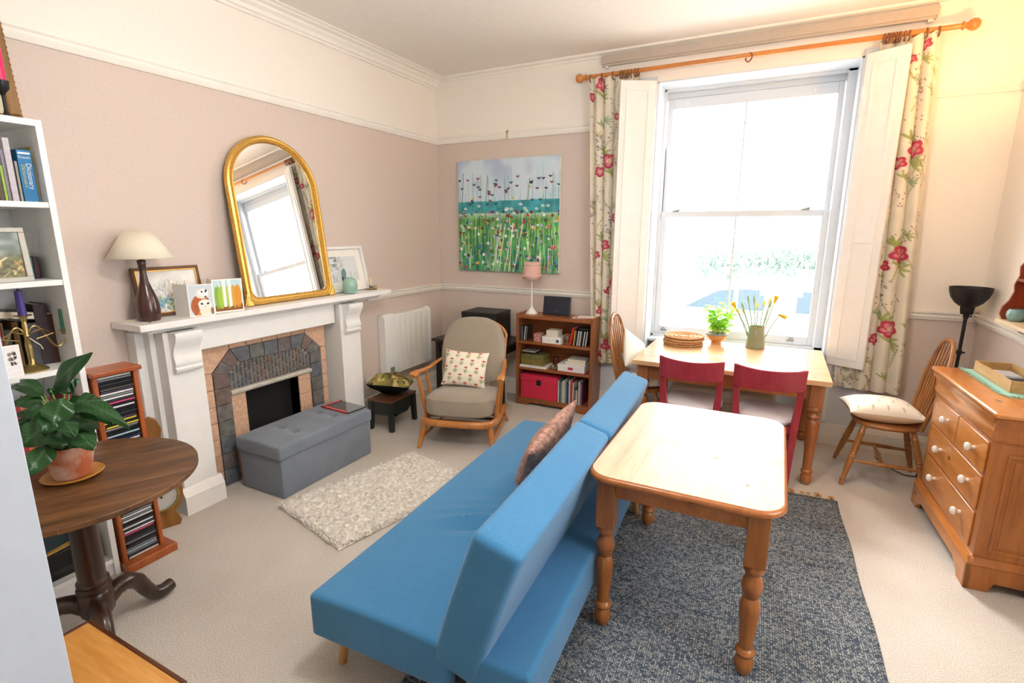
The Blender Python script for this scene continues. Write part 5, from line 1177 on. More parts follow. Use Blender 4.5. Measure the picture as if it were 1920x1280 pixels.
# bottom shelf
t = thing('storage_box', 'bright red lidded storage box with cut-out handle on the bottom shelf', 'box', (1.325, -.165, BS[0]))
m_rb = plain('red_card', 'cf2a48', .65, var=.06, scale=60)
MB().box(-.195,-.115,0,.195,.12,.19).build('base', m_rb, t, bevel=.002); MB().box(-.198,-.118,.17,.198,.122,.236).build('lid', m_rb, t, bevel=.002)
MB().rbox(.024,.002,.027,.0019,(2,1,2)).build('hole_shade', m_soot_hollow, t).location = (.0,-.1185,.165)  # black plate painted as the shade inside the cut-out
x = 1.527; random.seed(9)
mg = (('c9ccc6','pale grey'),('4a6a60','sea green'),('3f5a58','dark teal'),('8a9a92','sage'),('d8cfb8','cream'),('bfae9a','beige'),('8d9aa4','blue grey'),('2a4a6a','navy blue'),('1f2f36','blue black'),('c4c6c8','silver grey'),('a8584a','brick'),('b5302e','red'),('d8d4cc','off-white'),('5a5a5c','dark grey'),('7d8a6a','moss'),('c9b8a0','sand'),('4a5a4a','forest'),('cfd0d4','light grey'),('8a7aa0','lilac'),('6a2a3c','burgundy'))
for k, (c, lb) in enumerate(mg):
    w_ = random.uniform(.009, .017); hh = random.uniform(.2, .235) if k not in (13,14,15,16) else random.uniform(.14,.16)
    if x+w_ > 1.835: break
    o = MB().box(0,0,0,w_-.001,.16,hh).build('magazine', plain('mag_'+c, c, .4, var=.2, scale=40)); o.location = (x, -.28, BS[0]); tag(o, 'slim %s magazine standing beside the red box' % lb, 'magazine', 'magazines beside the red box'); x += w_
# ================================================================== meadow canvas on the far wall
im = canvas(250, 256, 'cddbe6'); h, w_ = 250, 256; n = noise2(h, w_, 26, 41); n2 = noise2(h, w_, 12, 42); _y, _x = np.mgrid[0:h, 0:w_]; v = _y/h
k = np.clip((n-.5)*2.2, 0, 1)[..., None]*np.clip(1-v*2.2, 0, 1)[..., None]; im = im*(1-.6*k)+.6*k*rgb('8f97c4'); k = np.clip((n2-.45)*1.6, 0, 1)[..., None]*(v < .37)[..., None]; im = im*(1-.5*k)+.5*k*rgb('a8d8e2')
hz = .365-.012*(_x/w_); sea = ((v > hz) & (v < .47))[..., None]; im = np.where(sea, rgb('3f9aa8')*(.85+.3*n2[..., None]), im)
gm = np.clip((v-.45)*12, 0, 1)[..., None]; gc = rgb('6aa845')*(1-np.clip((v-.5)*2.4, 0, 1)[..., None])+rgb('3f9a63')*np.clip((v-.5)*2.4, 0, 1)[..., None]; im = im*(1-gm)+gm*gc*(.75+.5*n2[..., None])
r = random.Random(5)
for k in range(520): x = r.random(); y = r.uniform(.45, .98); line(im, x, y, x+r.uniform(-.02,.02), min(1, y+r.uniform(.08,.35)), r.uniform(.0015,.004), r.choice(['2f7a3c','5fae58','1f6a5a','9ad07a','d8ecc0','3f8a8a','24543a','c8d868','f0f4e8','4a6a9a']), r.uniform(.5,.95))
for k in range(46): x = r.random(); y = r.uniform(.08, .45); line(im, x, y, x+r.uniform(-.02,.02), .6, .0022, r.choice(['5a9a7a','7ab89a','4f8a80']), .7)
for k in range(230): disc(im, r.random(), r.uniform(.44, .96), r.uniform(.008,.017), None, r.choice(['e06a5a','c23a4a','3a7ab0','2a5a8a','f0f0ea','f6f6f0','d8a0b0','e0a03a','6a4a7a','7a3a2a','3aa0a8','b8b0d8','2f3a4a']), .95)
for k in range(60): x, y = r.random(), r.uniform(.14, .66); c = r.choice(['2a2a3a','5a2a3a','3a3a5a','8a3a3a']); disc(im, x-.007, y, .013, .007, c, .95, .8); disc(im, x+.007, y, .013, .007, c, .95, -.8)
for k in range(26): x, y = r.random(), r.uniform(.36, .62); [disc(im, x+.012*math.cos(a), y+.008*math.sin(a), .008, .005, 'f8f8f4', .95) for a in (0,1.2,2.4,3.6,4.8)]; disc(im, x, y, .005, None, 'd8b84a')
for x, y in ((.16,.33),(.56,.33),(.72,.24)): disc(im, x, y, .016, .01, 'e0b850', .95)
for k in range(5): x = r.uniform(.3,.7); line(im, x, .55, x+r.uniform(-.12,.12), .98, .004, 'eef4e6', .9)
for x in (.06,.31,.72): line(im, x, .1+x*.1, x-.02, .4, .003, '3f7a58', .9)
PX0, PX1, PZ0, PZ1 = .277, 1.407, 1.286, 2.382
t = thing('canvas_painting', 'large square canvas of a colourful wildflower meadow by the sea', 'painting', ((PX0+PX1)/2, -.004, PZ0)); a, hh = (PX1-PX0)/2, PZ1-PZ0
MB().box(-a,-.034,0,a,0,hh).build('canvas', plain('canvas_edge', 'dfe3da', .8), t, bevel=.003)
grid_obj('print', flat_grid((-a,-.0352,hh), (2*a,0,0), (0,0,-hh), 250, 256), im, printed('oil_paint', .5, .3, bump=.4), t)
q = yy(951, 262, -.03); t2 = thing('picture_hook', 'brass picture rail hook holding the meadow canvas cord', 'hook', (q[0], -.03, HP+.0))
MB().tube([(0,-.002,-.01),(0,-.008,.02),(0,-.004,.055),(0,.012,.075),(0,.022,.07)], .005, 8).sphere((0,-.006,.06), .012, 10, 6).build('hook', m_brass, t2)
for s_ in (-1, 1): MB().cyl((0, -.02, HP-.006-PZ0), (s_*a*.62, -.01, hh-.01), .0016, n=6).build('cord', plain('pale_cord', 'e6dcd2', .8), t).location = (q[0]-(PX0+PX1)/2 if False else 0, 0, 0)

# ================================================================== curtain pole and curtains
m_pole = wood('orange_pine_pole', 'b06a2a', 'd08a44', 'x', 5, .35, coat=.2); RZ, RY = 2.993, -.1
CP = thing('curtain_pole', 'orange pine curtain pole with ball finials above the window', 'curtain pole', (0, RY, RZ))
MB().cyl((1.66,0,0),(4.2,0,0),.0165,n=20).build('pole', m_pole, CP)
for s_, x in ((-1, 1.66), (1, 4.2)):
    MB().lathe([(.0165,0),(.026,.004),(.026,.012),(.018,.018),(.016,.026),(.03,.04),(.037,.06),(.034,.08),(.02,.094),(.004,.1)], n=22, M=Matrix.Translation((x,0,0)) @ Matrix.Rotation(R(90)*s_,4,'Y')).build('finial', m_pole, CP)
for x in (1.93, 3.97): MB().cyl((x,.075,0),(x,0,0),.012).lathe([(.035,0),(.035,.012)], n=18, M=Matrix.Translation((x,.1,0)) @ Matrix.Rotation(R(90),4,'X')).build('bracket', m_pole, CP)
m_ring = wood('ring_wood', '6a3c1e', '94582e', 'x', 8, .35)
rp = [(0, .03*math.cos(a), -.012+.03*math.sin(a)) for a in np.linspace(0, 2*math.pi, 21)[:-1]]
ring0 = MB().tube(rp, .0052, 8, True).build('curtain_ring', m_ring); RM = ring0.data; bpy.data.objects.remove(ring0)
def cring(x, tilt, side, k):
    o = bpy.data.objects.new('curtain_ring', RM); COL.objects.link(o); o.location = (x, RY, RZ-.003); o.rotation_euler = (0, 0, R(tilt)); tag(o, 'brown wooden ring, %s from the left, holding up the %s curtain' % (nth(k+1), side), 'curtain ring', 'rings of the %s curtain' % side)
for k, x in enumerate((1.70,1.80,1.90,1.962,1.978,2.0,2.025,2.05,2.085,2.11)): cring(x, (8*math.sin(k*2.1)), 'left', k)
for k, x in enumerate((3.79,3.808,3.825,3.842,3.858,3.876,3.905,3.93,4.02,4.085)): cring(x, 9*math.sin(k*1.7), 'right', k)
o = bpy.data.objects.new('curtain_ring', RM); COL.objects.link(o); o.location = (2.946, RY, RZ-.003); o.rotation_euler = (0, 0, R(50)); tag(o, 'single loose wooden ring at the middle of the curtain pole', 'curtain ring')
def blossom(img, x, y, s_, red='c8465f', r=random):
    for k in range(5):
        a = k*1.257+.4; disc(img, x+s_*.55*math.cos(a), y+s_*.5*math.sin(a), s_*.55, s_*.46, red, .95, a); disc(img, x+s_*.36*math.cos(a), y+s_*.34*math.sin(a), s_*.4, s_*.3, 'e8a4a6', .8, a)
    disc(img, x, y, s_*.3, None, 'f0d8b8', .9); disc(img, x, y, s_*.1, None, 'b89a4a')
def leafy(img, x, y, s_, col='8a9a4e'):
    for k in range(6): a = -2.4+k*.65; disc(img, x+s_*.55*math.cos(a), y+s_*.55*math.sin(a), s_*.6, s_*.15, col, .85, a)
def floral(h, w_, seed, big):
    r = random.Random(seed); img = canvas(h, w_, 'f1e9d7'); img *= (.97+.05*noise2(h, w_, 14, seed))[..., None]; H = h/w_
    for k in range(60): leafy(img, r.random(), r.uniform(0, H), r.uniform(.04,.09), r.choice(['b9bb84','a9b070','cfc596','a3b48c']))
    for k in range(52):
        x, y = r.random(), r.uniform(0, H); a = r.uniform(-1, 1)
        for q_ in range(6): line(img, x+.03*q_*a, y+.05*q_, x+.03*(q_+1)*a+.01, y+.05*(q_+1), .006, 'a8a070', .7)
        for q_ in range(8): disc(img, x+r.gauss(0,.06), y+r.gauss(0,.1), .012, None, r.choice(['b5656a','8a5a6a','9a8a4a','7a6a80']), .8)
    for k in range(9):
        x, y = r.random(), r.uniform(0, H)
        for q_ in range(22): disc(img, x+r.gauss(0,.045), y+r.gauss(0,.13), .02, None, r.choice(['9a90a4','b4a8b4','7d7a90']), .7)
    for (x, y, s_) in big:
        s_ *= .82
        leafy(img, x-.1, y*H-.12, s_*1.0, 'a5ad66'); leafy(img, x+.02, y*H+.2, s_*1.05, 'adb570'); blossom(img, x, y*H, s_); blossom(img, x-.2, y*H+.17, s_*.72, 'c23450')
    return img
def curtain(label, x0t, x1t, x0b, x1b, zt, zb, yc, amp, folds, big, seed):
    h, w_ = 560, 116; u = np.linspace(0, 1, w_); v = np.linspace(0, 1, h); U, V = np.meshgrid(u, v)
    X = (x0t+(x0b-x0t)*V)+U*((x1t-x0t)+((x1b-x0b)-(x1t-x0t))*V); ph = 2*np.pi*folds*(U+.03*np.sin(3*V+seed))
    Y = yc(U)+amp(U)*np.sin(ph)*(.75+.25*V); X = X+.014*np.cos(ph*1.0)*np.sin(np.pi*U); Z = zt+(zb-zt)*V+.012*np.cos(ph)*(V < .02)
    t = thing('curtain', label, 'curtain', ((x0t+x1t)/2, -.08, zb), 0, 'floral curtains'); S = np.stack([X-(x0t+x1t)/2, Y+.08, Z-zb], -1)
    img = floral(h, w_, seed, big); o = grid_obj('drape', S, img, printed('curtain_print', .9, .1, bump=.15, trans=.25), t); o.modifiers.new('s', 'SOLIDIFY').thickness = .002
    MB().tube([(float(S[3,i,0]), float(S[3,i,1]), float(S[0,i,2])+.004) for i in range(0, w_, 3)], .006, 6).build('heading_tape', plain('heading_cream', 'e6dcc8', .9), t); return t
curtain('long cream floral curtain bunched at the left side of the window', 1.695, 2.12, 1.80, 2.06, 2.965, .475, lambda U: -.112+.045*U, lambda U: .032-.018*U, 4.5, [(.25,.02,.13),(.8,.09,.1),(.42,.27,.15),(.85,.43,.15),(.36,.56,.13),(.7,.69,.15),(.28,.80,.12),(.5,.93,.16)], 3)
curtain('long cream floral curtain bunched at the right side of the window', 3.775, 4.10, 3.77, 4.20, 2.965, .50, lambda U: -.065-.045*U, lambda U: .014+.016*U, 4.2, [(.78,.02,.1),(.78,.29,.15),(.3,.4,.1),(.75,.58,.16),(.35,.66,.1),(.72,.80,.16),(.35,.86,.12)], 8)

# ================================================================== dining set by the window
m_dt = wood('dining_pine_top', 'c4935f', 'dab48a', 'x', 4, .3, knots=True, coat=.3); m_dl = wood('dining_leg', '8a4f28', 'b06c38', 'z', 5, .3, coat=.2)
DT = thing('dining_table', 'large pine dining table pushed up to the window', 'table', (3.035, -.455, 0)); dx, dy = .645, .505
for k in range(6): b0 = -dy+k*2*dy/6; MB().box(-dx, b0+.0006, .717, dx, b0+2*dy/6-.0006, .75).build('board', m_dt, DT, bevel=.002)
for s_ in (-1, 1): MB().box(-dx+.08, s_*(dy-.075)-.011, .605, dx-.08, s_*(dy-.075)+.011, .717).build('apron', m_dl, DT); MB().box(s_*(dx-.075)-.011, -dy+.08, .605, s_*(dx-.075)+.011, dy-.08, .717).build('apron', m_dl, DT)
dp = [(.02,0),(.03,.01),(.036,.04),(.034,.06),(.028,.075),(.036,.085),(.036,.1),(.028,.11),(.03,.2),(.038,.36),(.042,.43),(.036,.455),(.028,.465),(.04,.478),(.042,.49),(.032,.505),(.03,.515),(.043,.53),(.044,.545),(.036,.56)]
for sx in (-1, 1):
    for sy in (-1, 1):
        lg = MB().lathe(dp, (0,0,0), 22).build('leg', m_dl, DT); lg.location = (sx*(dx-.075), sy*(dy-.075), 0); MB().box(-.04,-.04,.558,.04,.04,.717).build('leg_block', m_dl, lg, bevel=.002)
# woven place mats
m_wv = plain('woven_rattan', 'b98a5c', .8, var=.35, scale=70, bump=.5)
random.seed(12)
for k in range(4):
    t = thing('placemat', ('topmost','second','third','lowest')[k]+' round woven mat in the stack on the dining table', 'placemat', (2.64+random.uniform(-.01,.01), -.205+random.uniform(-.01,.01), .75+.0205*(3-k)), R(40*k), 'woven place mats')
    for q_ in range(4): rr = .155-.036*q_; MB().tube([(rr*math.cos(a)*(1+.012*math.sin(17*a)), rr*math.sin(a)*(1+.012*math.sin(17*a)), .0105+.0015*math.sin(23*a+q_)) for a in np.linspace(0, 2*math.pi, 61)[:-1]], .0088 if q_ == 0 else .0065, 6, True).build('coil', m_wv, t)
    MB().lathe([(.148,.003),(.148,.009),(.02,.011),(.001,.011)], n=36).build('weave', m_wv, t)
# basil in a glazed bowl
PB = (2.885, -.045, .75); t = thing('potted_basil', 'bright green basil plant in small orange bowl pot on dining table', 'plant', PB)
MB().lathe([(.042,0),(.044,.012),(.04,.018),(.066,.035),(.082,.06),(.088,.078),(.09,.09),(.084,.09),(.078,.07)], n=36).build('pot', plain('orange_glaze', 'cf9458', .3, var=.15, scale=14), t)
MB().lathe([(.0905,.078),(.092,.084),(.0905,.0905),(.084,.0915)], n=36, caps=False).build('rim', plain('grey_glaze', '8d9490', .3), t); MB().lathe([(.08,.078),(.0,.082)], n=20).build('soil', MATS['potting_soil'], t)
lm_ = leafmat('basil_leaf', '84bd48', 'c4f070', 60, .6, .45); random.seed(21)
def small_leaf(L_, w_, curl):
    mb = MB(); nl = 6
    for i in range(nl+1):
        u = i/nl; wv = w_*math.sin(math.pi*u**.8)**.8 if 0 < u < 1 else .0006
        for v in (-1, -.5, 0, .5, 1): mb.v.append((v*wv, u*L_, curl*L_*math.sin(math.pi*u)*.4-abs(v)*wv*.35))
    for i in range(nl):
        for j in range(4): k = i*5+j; mb.f.append((k, k+1, k+6, k+5)); mb.mi.append(0)
    return mb
lmeshes = []
for k in range(3): o = small_leaf(.07+.01*k, .025+.004*k, .5).build('leaf', lm_, recalc=False, smooth=180); lmeshes.append(o.data); bpy.data.objects.remove(o)
for k in range(9):
    a = k*2.4; r0 = .012+.03*(k % 3)/2; hh = random.uniform(.16, .27); e = Vector((r0*3.2*math.cos(a)+.0, r0*2.2*math.sin(a), .08+hh)); root = Vector((r0*math.cos(a), r0*math.sin(a), .08))
    MB().tube([root, root.lerp(e, .5)+Vector((0,0,.01)), e], [.003,.0025,.0018], 6).build('stem', plain('basil_stem', '7fae4a', .5), t)
    for q_ in range(12):
        f_ = .25+.75*q_/11; pos = root.lerp(e, f_); b_ = random.uniform(0, 6.28); o = bpy.data.objects.new('leaf', random.choice(lmeshes)); COL.objects.link(o); o.parent = t
        o.location = pos; o.rotation_euler = (R(random.uniform(-25, 35)), R(random.uniform(-20, 20)), b_); sc = random.uniform(.65, 1.15); o.scale = (sc, sc, sc)
# jug of daffodils
JG = (3.19, -.075, .75); t = thing('enamel_jug', 'tapered sage green jug holding daffodils on the dining table', 'jug', JG)
o = MB().lathe([(.074,0),(.0765,.004),(.074,.03),(.066,.1),(.059,.168),(.061,.176),(.057,.176),(.055,.168),(.062,.1),(.07,.02),(.0,.012)], n=40).build('body', plain('sage_enamel', '8f9478', .35, var=.08, scale=14), t)
MB().lathe([(.0595,.172),(.062,.176),(.0595,.181),(.056,.178)], n=36, caps=False).build('rim', plain('tan_rim', 'a88a5a', .4), t)
ha = math.atan2(CAM[1]-JG[1], CAM[0]-JG[0])
hp_ = [(.063,.15),(.085,.155),(.1,.135),(.098,.1),(.085,.065),(.071,.045)]
MB().tube([(r_*math.cos(ha), r_*math.sin(ha), z) for r_, z in hp_], .007, 10).build('handle', MATS['sage_enamel'], t)
m_st = plain('daffodil_stem', '94ad84', .5, var=.15); m_da = leafmat('daffodil_yellow', 'f2c52c', 'ffe060', 60, .3, .5); m_bud = leafmat('bud_green', 'd8c850', 'f0e070', 60, .3)
def atj(px, py, off): return CAM+_ray(px, py)*((np.array([JG[0], JG[1], .93])-CAM)@CF+off)
random.seed(31)
for k, (px_, py_, off, fl) in enumerate(((1379,577,-.05,'open'),(1387,590,-.02,'bud'),(1394,578,.03,'stem'),(1404,566,.0,'stem'),(1414,566,.04,'stem'),(1420,577,.05,'bud'),(1432,574,.03,'bud'),(1442,570,.0,'bud'),(1452,567,-.03,'open'),(1443,575,-.05,'stem'),(1461,590,-.03,'droop'),(1396,588,-.06,'stem'))):
    e = atj(px_, py_, off); ax = (px_-1419)/1419.; root = np.array([JG[0]+.04*(px_-1415)/50, JG[1]+off*.4, .78])
    lb = {'open':'half open yellow daffodil','bud':'daffodil bud just showing yellow','stem':'green daffodil stem with closed tip','droop':'drooping yellow daffodil bud'}[fl]
    wh = nth(k+1)+' from left in the jug'; wh_ = 'at the left of the jug' if px_ < 1400 else 'in the jug'
    t2 = thing('daffodil', '%s %s' % (lb, wh), 'flower', root, 0, 'daffodils in the jug'); E_ = e-root
    mid_ = E_*.55+np.array([0,0,.012]); MB().tube([(0,0,0), tuple(E_*.3), tuple(mid_), tuple(E_)], [.005,.0048,.0044,.0038], 7).build('stem', m_st, t2)
    d = Vector(E_-mid_).normalized(); q_ = d.to_track_quat('Z', 'Y').to_matrix().to_4x4(); q_.translation = Vector(E_); q_ = q_ @ Matrix.Scale(1.7, 4)
    if fl in ('open', 'droop'):
        if fl == 'droop': q_ = Vector((.8, -.2, -.25)).to_track_quat('Z', 'Y').to_matrix().to_4x4(); q_.translation = Vector(E_); q_ = q_ @ Matrix.Scale(1.7, 4)
        b_ = MB().lathe([(.004,-.004),(.006,.006),(.008,.016),(.012,.03),(.01,.032)], n=12, M=q_).build('trumpet', m_da, t2)
        for p_ in range(6):
            a = p_*math.pi/3; Mx = q_ @ Matrix.Rotation(a, 4, 'Z') @ Matrix.Rotation(R(24 if fl == 'open' else 10), 4, 'X')
            MB().add([(0,.004,.002),(.008,.008,.014),(.006,.008,.028),(0,.006,.038),(-.006,.008,.028),(-.008,.008,.014)], [(0,1,2,3,4,5)], Mx).build('petal', m_da, t2, recalc=False)
    else: MB().lathe([(.003,-.004),(.0055,.008),(.005,.02),(.001,.034)], n=10, M=q_).build('bud', m_bud if fl == 'bud' else m_st, t2)
# Windsor chairs
m_wd = wood('windsor_beech', '8a5428', 'b87c44', 'z', 5, .3, coat=.2)
def windsor(label, loc, rz):
    t = thing('windsor_chair', label, 'chair', loc, rz, 'hoop-backed wooden chairs'); out = []
    for k in range(44):
        a = 2*math.pi*k/44; c, s_ = math.cos(a), math.sin(a); out.append((.205*math.copysign(abs(c)**.8, c)*(1-.08*max(0, s_)), .2*math.copysign(abs(s_)**.8, s_)))
    mb = MB(); puff(mb, out, .036, 5, 6, bulge=lambda x, y, z: (x, y, z-(.008*math.exp(-((x/.12)**2+(y/.12)**2)) if z > 0 else 0))); mb.build('seat', m_wd, t).location = (0, 0, .427)
    lp = [(.011,0),(.014,.05),(.018,.12),(.013,.13),(.015,.16),(.021,.38),(.019,.46),(.022,.48),(.017,.5),(.022,.52),(.018,.54),(.021,.6),(.018,.85),(.022,.87),(.017,.9),(.014,1)]
    for sx in (-1, 1):
        MB().turned((sx*.235, -.235, 0), (sx*.14, -.135, .415), lp).build('leg', m_wd, t); MB().turned((sx*.22, .235, 0), (sx*.125, .135, .415), lp).build('leg', m_wd, t)
        MB().turned((sx*.195, -.195, .17), (sx*.183, .195, .17), [(.008,0),(.013,.3),(.014,.45),(.017,.47),(.014,.5),(.017,.53),(.014,.55),(.013,.7),(.008,1)]).build('side_stretcher', m_wd, t)
    MB().turned((-.19, -.01, .17), (.19, -.01, .17), [(.008,0),(.013,.3),(.018,.5),(.013,.7),(.008,1)]).build('cross_stretcher', m_wd, t)
    bp = []
    for a in np.linspace(0, math.pi, 34):
        c, s_ = math.cos(a), math.sin(a); hz_ = .575*s_**.62 if s_ > 1e-6 else 0.; wv = .165+.055*math.sin(min(1, hz_/.45)*math.pi*.62)
        bp.append((wv*math.copysign(abs(c)**.75, c), .165+.105*hz_/.575, .435+hz_))
    MB().tube(bp, .0135, 10, flat=1.0).build('hoop', m_wd, t)
    for k in range(6):
        x = -.11+k*.044; u = abs(x)*1.35/.225; top = .435+.575*max(.05, (1-min(.98, u)**2.6))**.5
        MB().turned((x, .165, .44), (x*1.35, .165+.105*(top-.435)/.575, top-.004), [(.006,0),(.0085,.3),(.0075,.6),(.0055,1)], 10).build('spindle', m_wd, t)
    return t
windsor('hoop-backed wooden chair by the right curtain beside the chest', (4.055, -.553, 0), R(-90))
windsor('hoop-backed wooden chair at the left end of the dining table', (2.375, -.475, 0), R(90))
im = canvas(80, 80, 'efe9dc'); r = random.Random(8)
for j in range(5):
    for i in range(5): sprig(im, .1+i*.2+(.1 if j % 2 else 0), .08+j*.2, .8, 'b08078', '98a478')
im2 = canvas(80, 80, 'e6cfae')
Mc = Matrix.Translation((4.02, -.555, .505)) @ Matrix.Rotation(R(4), 4, 'Z') @ Matrix.Rotation(R(-3), 4, 'X')
pillow('seat_cushion', 'pale sprigged cushion lying on the chair beside the chest', 'cushion', .43, .41, .16, Mc, im, im2)
Mc = frame_m((2.305, -.52, .69), (-.15, -1, 0), (-.35, 0, 1)) @ Matrix.Rotation(R(32), 4, 'Z')
im = canvas(70, 70, 'f2eee2'); [disc(im, .25+r.gauss(0,.08), .75+r.gauss(0,.08), .09, .05, r.choice(['d8c07a','e6d49a','c2a860']), .7, r.random()*3) for k in range(14)]
pillow('scatter_cushion', 'white and straw yellow cushion on the chair at the left table end', 'cushion', .34, .34, .12, Mc, im)
t = thing('seat_pad', 'round pale seat pad on the chair at the left table end', 'cushion', (2.40, -.475, .447)); out = [(.17*math.cos(a), .17*math.sin(a)) for a in np.linspace(0, 2*math.pi, 41)[:-1]]
mb = MB(); puff(mb, out, .05, 6, 4); mb.build('pad', fabric('cream_cloth', 'e0d2bc', 'f0e6d6', 900), t).location = (0, 0, .026)
MB().tube([(2.235,-.66,.72),(2.27,-.665,.62),(2.32,-.67,.54),(2.38,-.68,.485)], .016, 8, flat=.4).build('bag_strap', fabric('grey_webbing', '8a8f98', 'a8aeb8', 900)); tag(bpy.data.objects['bag_strap'], 'grey webbing strap hanging down the left table end chair', 'strap')
# red kitchen chairs
m_red = wood('red_stained_wood', '8c2530', 'b03c46', 'z', 5, .35, coat=.15); m_pad = fabric('lilac_white_pad', 'd6d2d8', 'eceaee', 900)
def redchair(label, x):
    t = thing('red_chair', label, 'chair', (x, -.82, 0), 0, 'red kitchen chairs')
    for s_ in (-1, 1):
        pts = [(s_*.165,-.235,0),(s_*.172,-.205,.2),(s_*.178,-.195,.44),(s_*.188,-.225,.62),(s_*.198,-.285,.845)]; vs = []; fs = []
        for i, (px_, py_, z) in enumerate(pts):
            wv = (.014,.018,.024,.02,.016)[i]; dv = (.018,.022,.03,.022,.016)[i]; vs += [(px_-wv,py_-dv,z),(px_+wv,py_-dv,z),(px_+wv,py_+dv,z),(px_-wv,py_+dv,z)]
        for i in range(4):
            for j in range(4): fs.append((i*4+j, i*4+(j+1) % 4, i*4+4+(j+1) % 4, i*4+4+j))
        fs += [(3,2,1,0),(16,17,18,19)]; MB().add(vs, fs).build('rear_leg', m_red, t, bevel=.004)
        MB().cyl((s_*.175,.2,0),(s_*.165,.17,.43),.014,.02).build('front_leg', m_red, t); MB().cyl((s_*.172,-.2,.24),(s_*.17,.185,.2),.009).build('stretcher', m_red, t)
        MB().box(s_*.155-.01,-.19,.385,s_*.155+.01,.18,.43).build('seat_rail', m_red, t)
    MB().box(-.16,-.2,.385,.16,-.18,.43).build('seat_rail', m_red, t); MB().box(-.16,.165,.385,.16,.185,.43).build('seat_rail', m_red, t)
    # curved top rail
    mb = MB(); n_ = 16
    for i in range(n_+1):
        u = -1+2*i/n_; x_ = u*.212; yb = -.262-.0-.045*(1-u*u); zt = .842-.012*(1-u*u)+.006*u*u; zb = .69+.004*u
        if abs(u) > .95: zt -= .012; zb += .012
        tl = .055
        mb.v += [(x_, yb-.010-tl*.0, zb), (x_, yb+.010, zb), (x_, yb+.010-tl*.55, zt), (x_, yb-.010-tl*.55, zt)]
    for i in range(n_):
        for j in range(4): mb.f.append((i*4+j, i*4+(j+1) % 4, i*4+4+(j+1) % 4, i*4+4+j)); mb.mi.append(0)
    mb.f += [(3,2,1,0), tuple(n_*4+j for j in range(4))]; mb.mi += [0, 0]
    mb.build('top_rail', m_red, t, bevel=.005)
    out = []
    for k in range(44):
        a = 2*math.pi*k/44; c, s_ = math.cos(a), math.sin(a); out.append((.2*math.copysign(abs(c)**.55, c)*(1+.04*s_), .205*math.copysign(abs(s_)**.6, s_)))
    mb = MB(); puff(mb, out, .05, 6, 5); mb.build('seat_pad', m_pad, t).location = (0, .0, .452); return t
redchair('red stained chair nearer the sofa, tucked under the dining table', 2.832); redchair('red stained chair nearer the window side, right of its twin', 3.315)
# cream bench under the window
t = thing('bench', 'cream upholstered bench under the dining table by the window', 'bench', (2.99, -.40, 0)); m_cb = fabric('cream_cover', 'd8c4ac', 'ece0d0', 700)
MB().rbox(.39, .125, .05, .045, (10,4,3)).build('cushion', m_cb, t).location = (0, 0, .415)
mb = MB(); mb.prism([(-.36,.37),(.36,.37),(.36,.2),(.3,.16),(.2,.19),(.1,.15),(-.0,.2),(-.1,.15),(-.2,.19),(-.3,.16),(-.36,.2)], -.11, -.1, 'y'); mb.build('skirt', m_cb, t)
for sx in (-1, 1):
    for sy in (-1, 1): MB().cyl((sx*.34, sy*.09, 0), (sx*.34, sy*.09, .34), .014, .018).build('leg', m_white, t)

# ================================================================== right side: lamp, chest, wall shelf
t = thing('floor_lamp', 'black uplighter floor lamp in the right corner', 'lamp', (4.458, -.245, 0)); m_bl = plain('matt_black_metal', '1a1a1e', .45, .2, var=.1)
MB().lathe([(.11,0),(.11,.012),(.1,.02),(.015,.028)], n=32).build('base', m_bl, t); MB().cyl((0,0,.02),(0,0,1.16),.0105).build('pole', m_bl, t)
for z in (.87, 1.12): MB().cyl((0,0,z),(0,0,z+.03),.016).cyl((.012,0,z+.015),(.03,0,z+.015),.006).build('clamp', m_bl, t)
o = MB().lathe([(.03,1.148),(.034,1.152),(.04,1.2),(.05,1.205),(.075,1.225),(.1,1.262),(.112,1.3),(.116,1.33),(.113,1.33),(.108,1.3),(.095,1.265),(.07,1.232),(.02,1.215)], n=44).build('bowl', m_bl, t)
m_bulb, t_, b_ = _new('lit_bulb'); b_.inputs['Emission Color'].default_value = (1, .62, .25, 1); b_.inputs['Emission Strength'].default_value = 8; MATS['lit_bulb'] = m_bulb
MB().sphere((0,0,1.262), .03, 16, 10).build('bulb', plain('opal_bulb', 'e8e4da', .3), t)
t = thing('wall_light', 'warm glass wall light high on the right wall', 'lamp', (W, -1.02, 2.15))
MB().lathe([(.05,0),(.05,.012),(.03,.02)], n=24, M=Matrix.Rotation(R(-90),4,'Y')).build('back_plate', m_brass, t)
MB().tube([(-.01,0,0),(-.08,0,-.03),(-.13,0,-.01),(-.14,0,.02)], .008, 8).build('arm', m_brass, t)
o = MB().lathe([(.02,.02),(.05,.03),(.085,.09),(.09,.12)], n=28, M=Matrix.Translation((-.14,0,0))); o.f = o.f[:-1]; o.mi = o.mi[:-1]; o.build('glass_shade', plain('frosted_glass', 'f2e6d0', .4), t, recalc=False)
MB().sphere((-.14,0,.05), .022, 14, 8).build('bulb', m_bulb, t)
la = bpy.data.objects.new('wall_lamp_light', bpy.data.lights.new('wall_lamp_light', 'POINT')); COL.objects.link(la); la.location = (4.45, -1.02, 2.22); la.data.energy = 40; la.data.color = (1, .60, .24); la.data.shadow_soft_size = .06
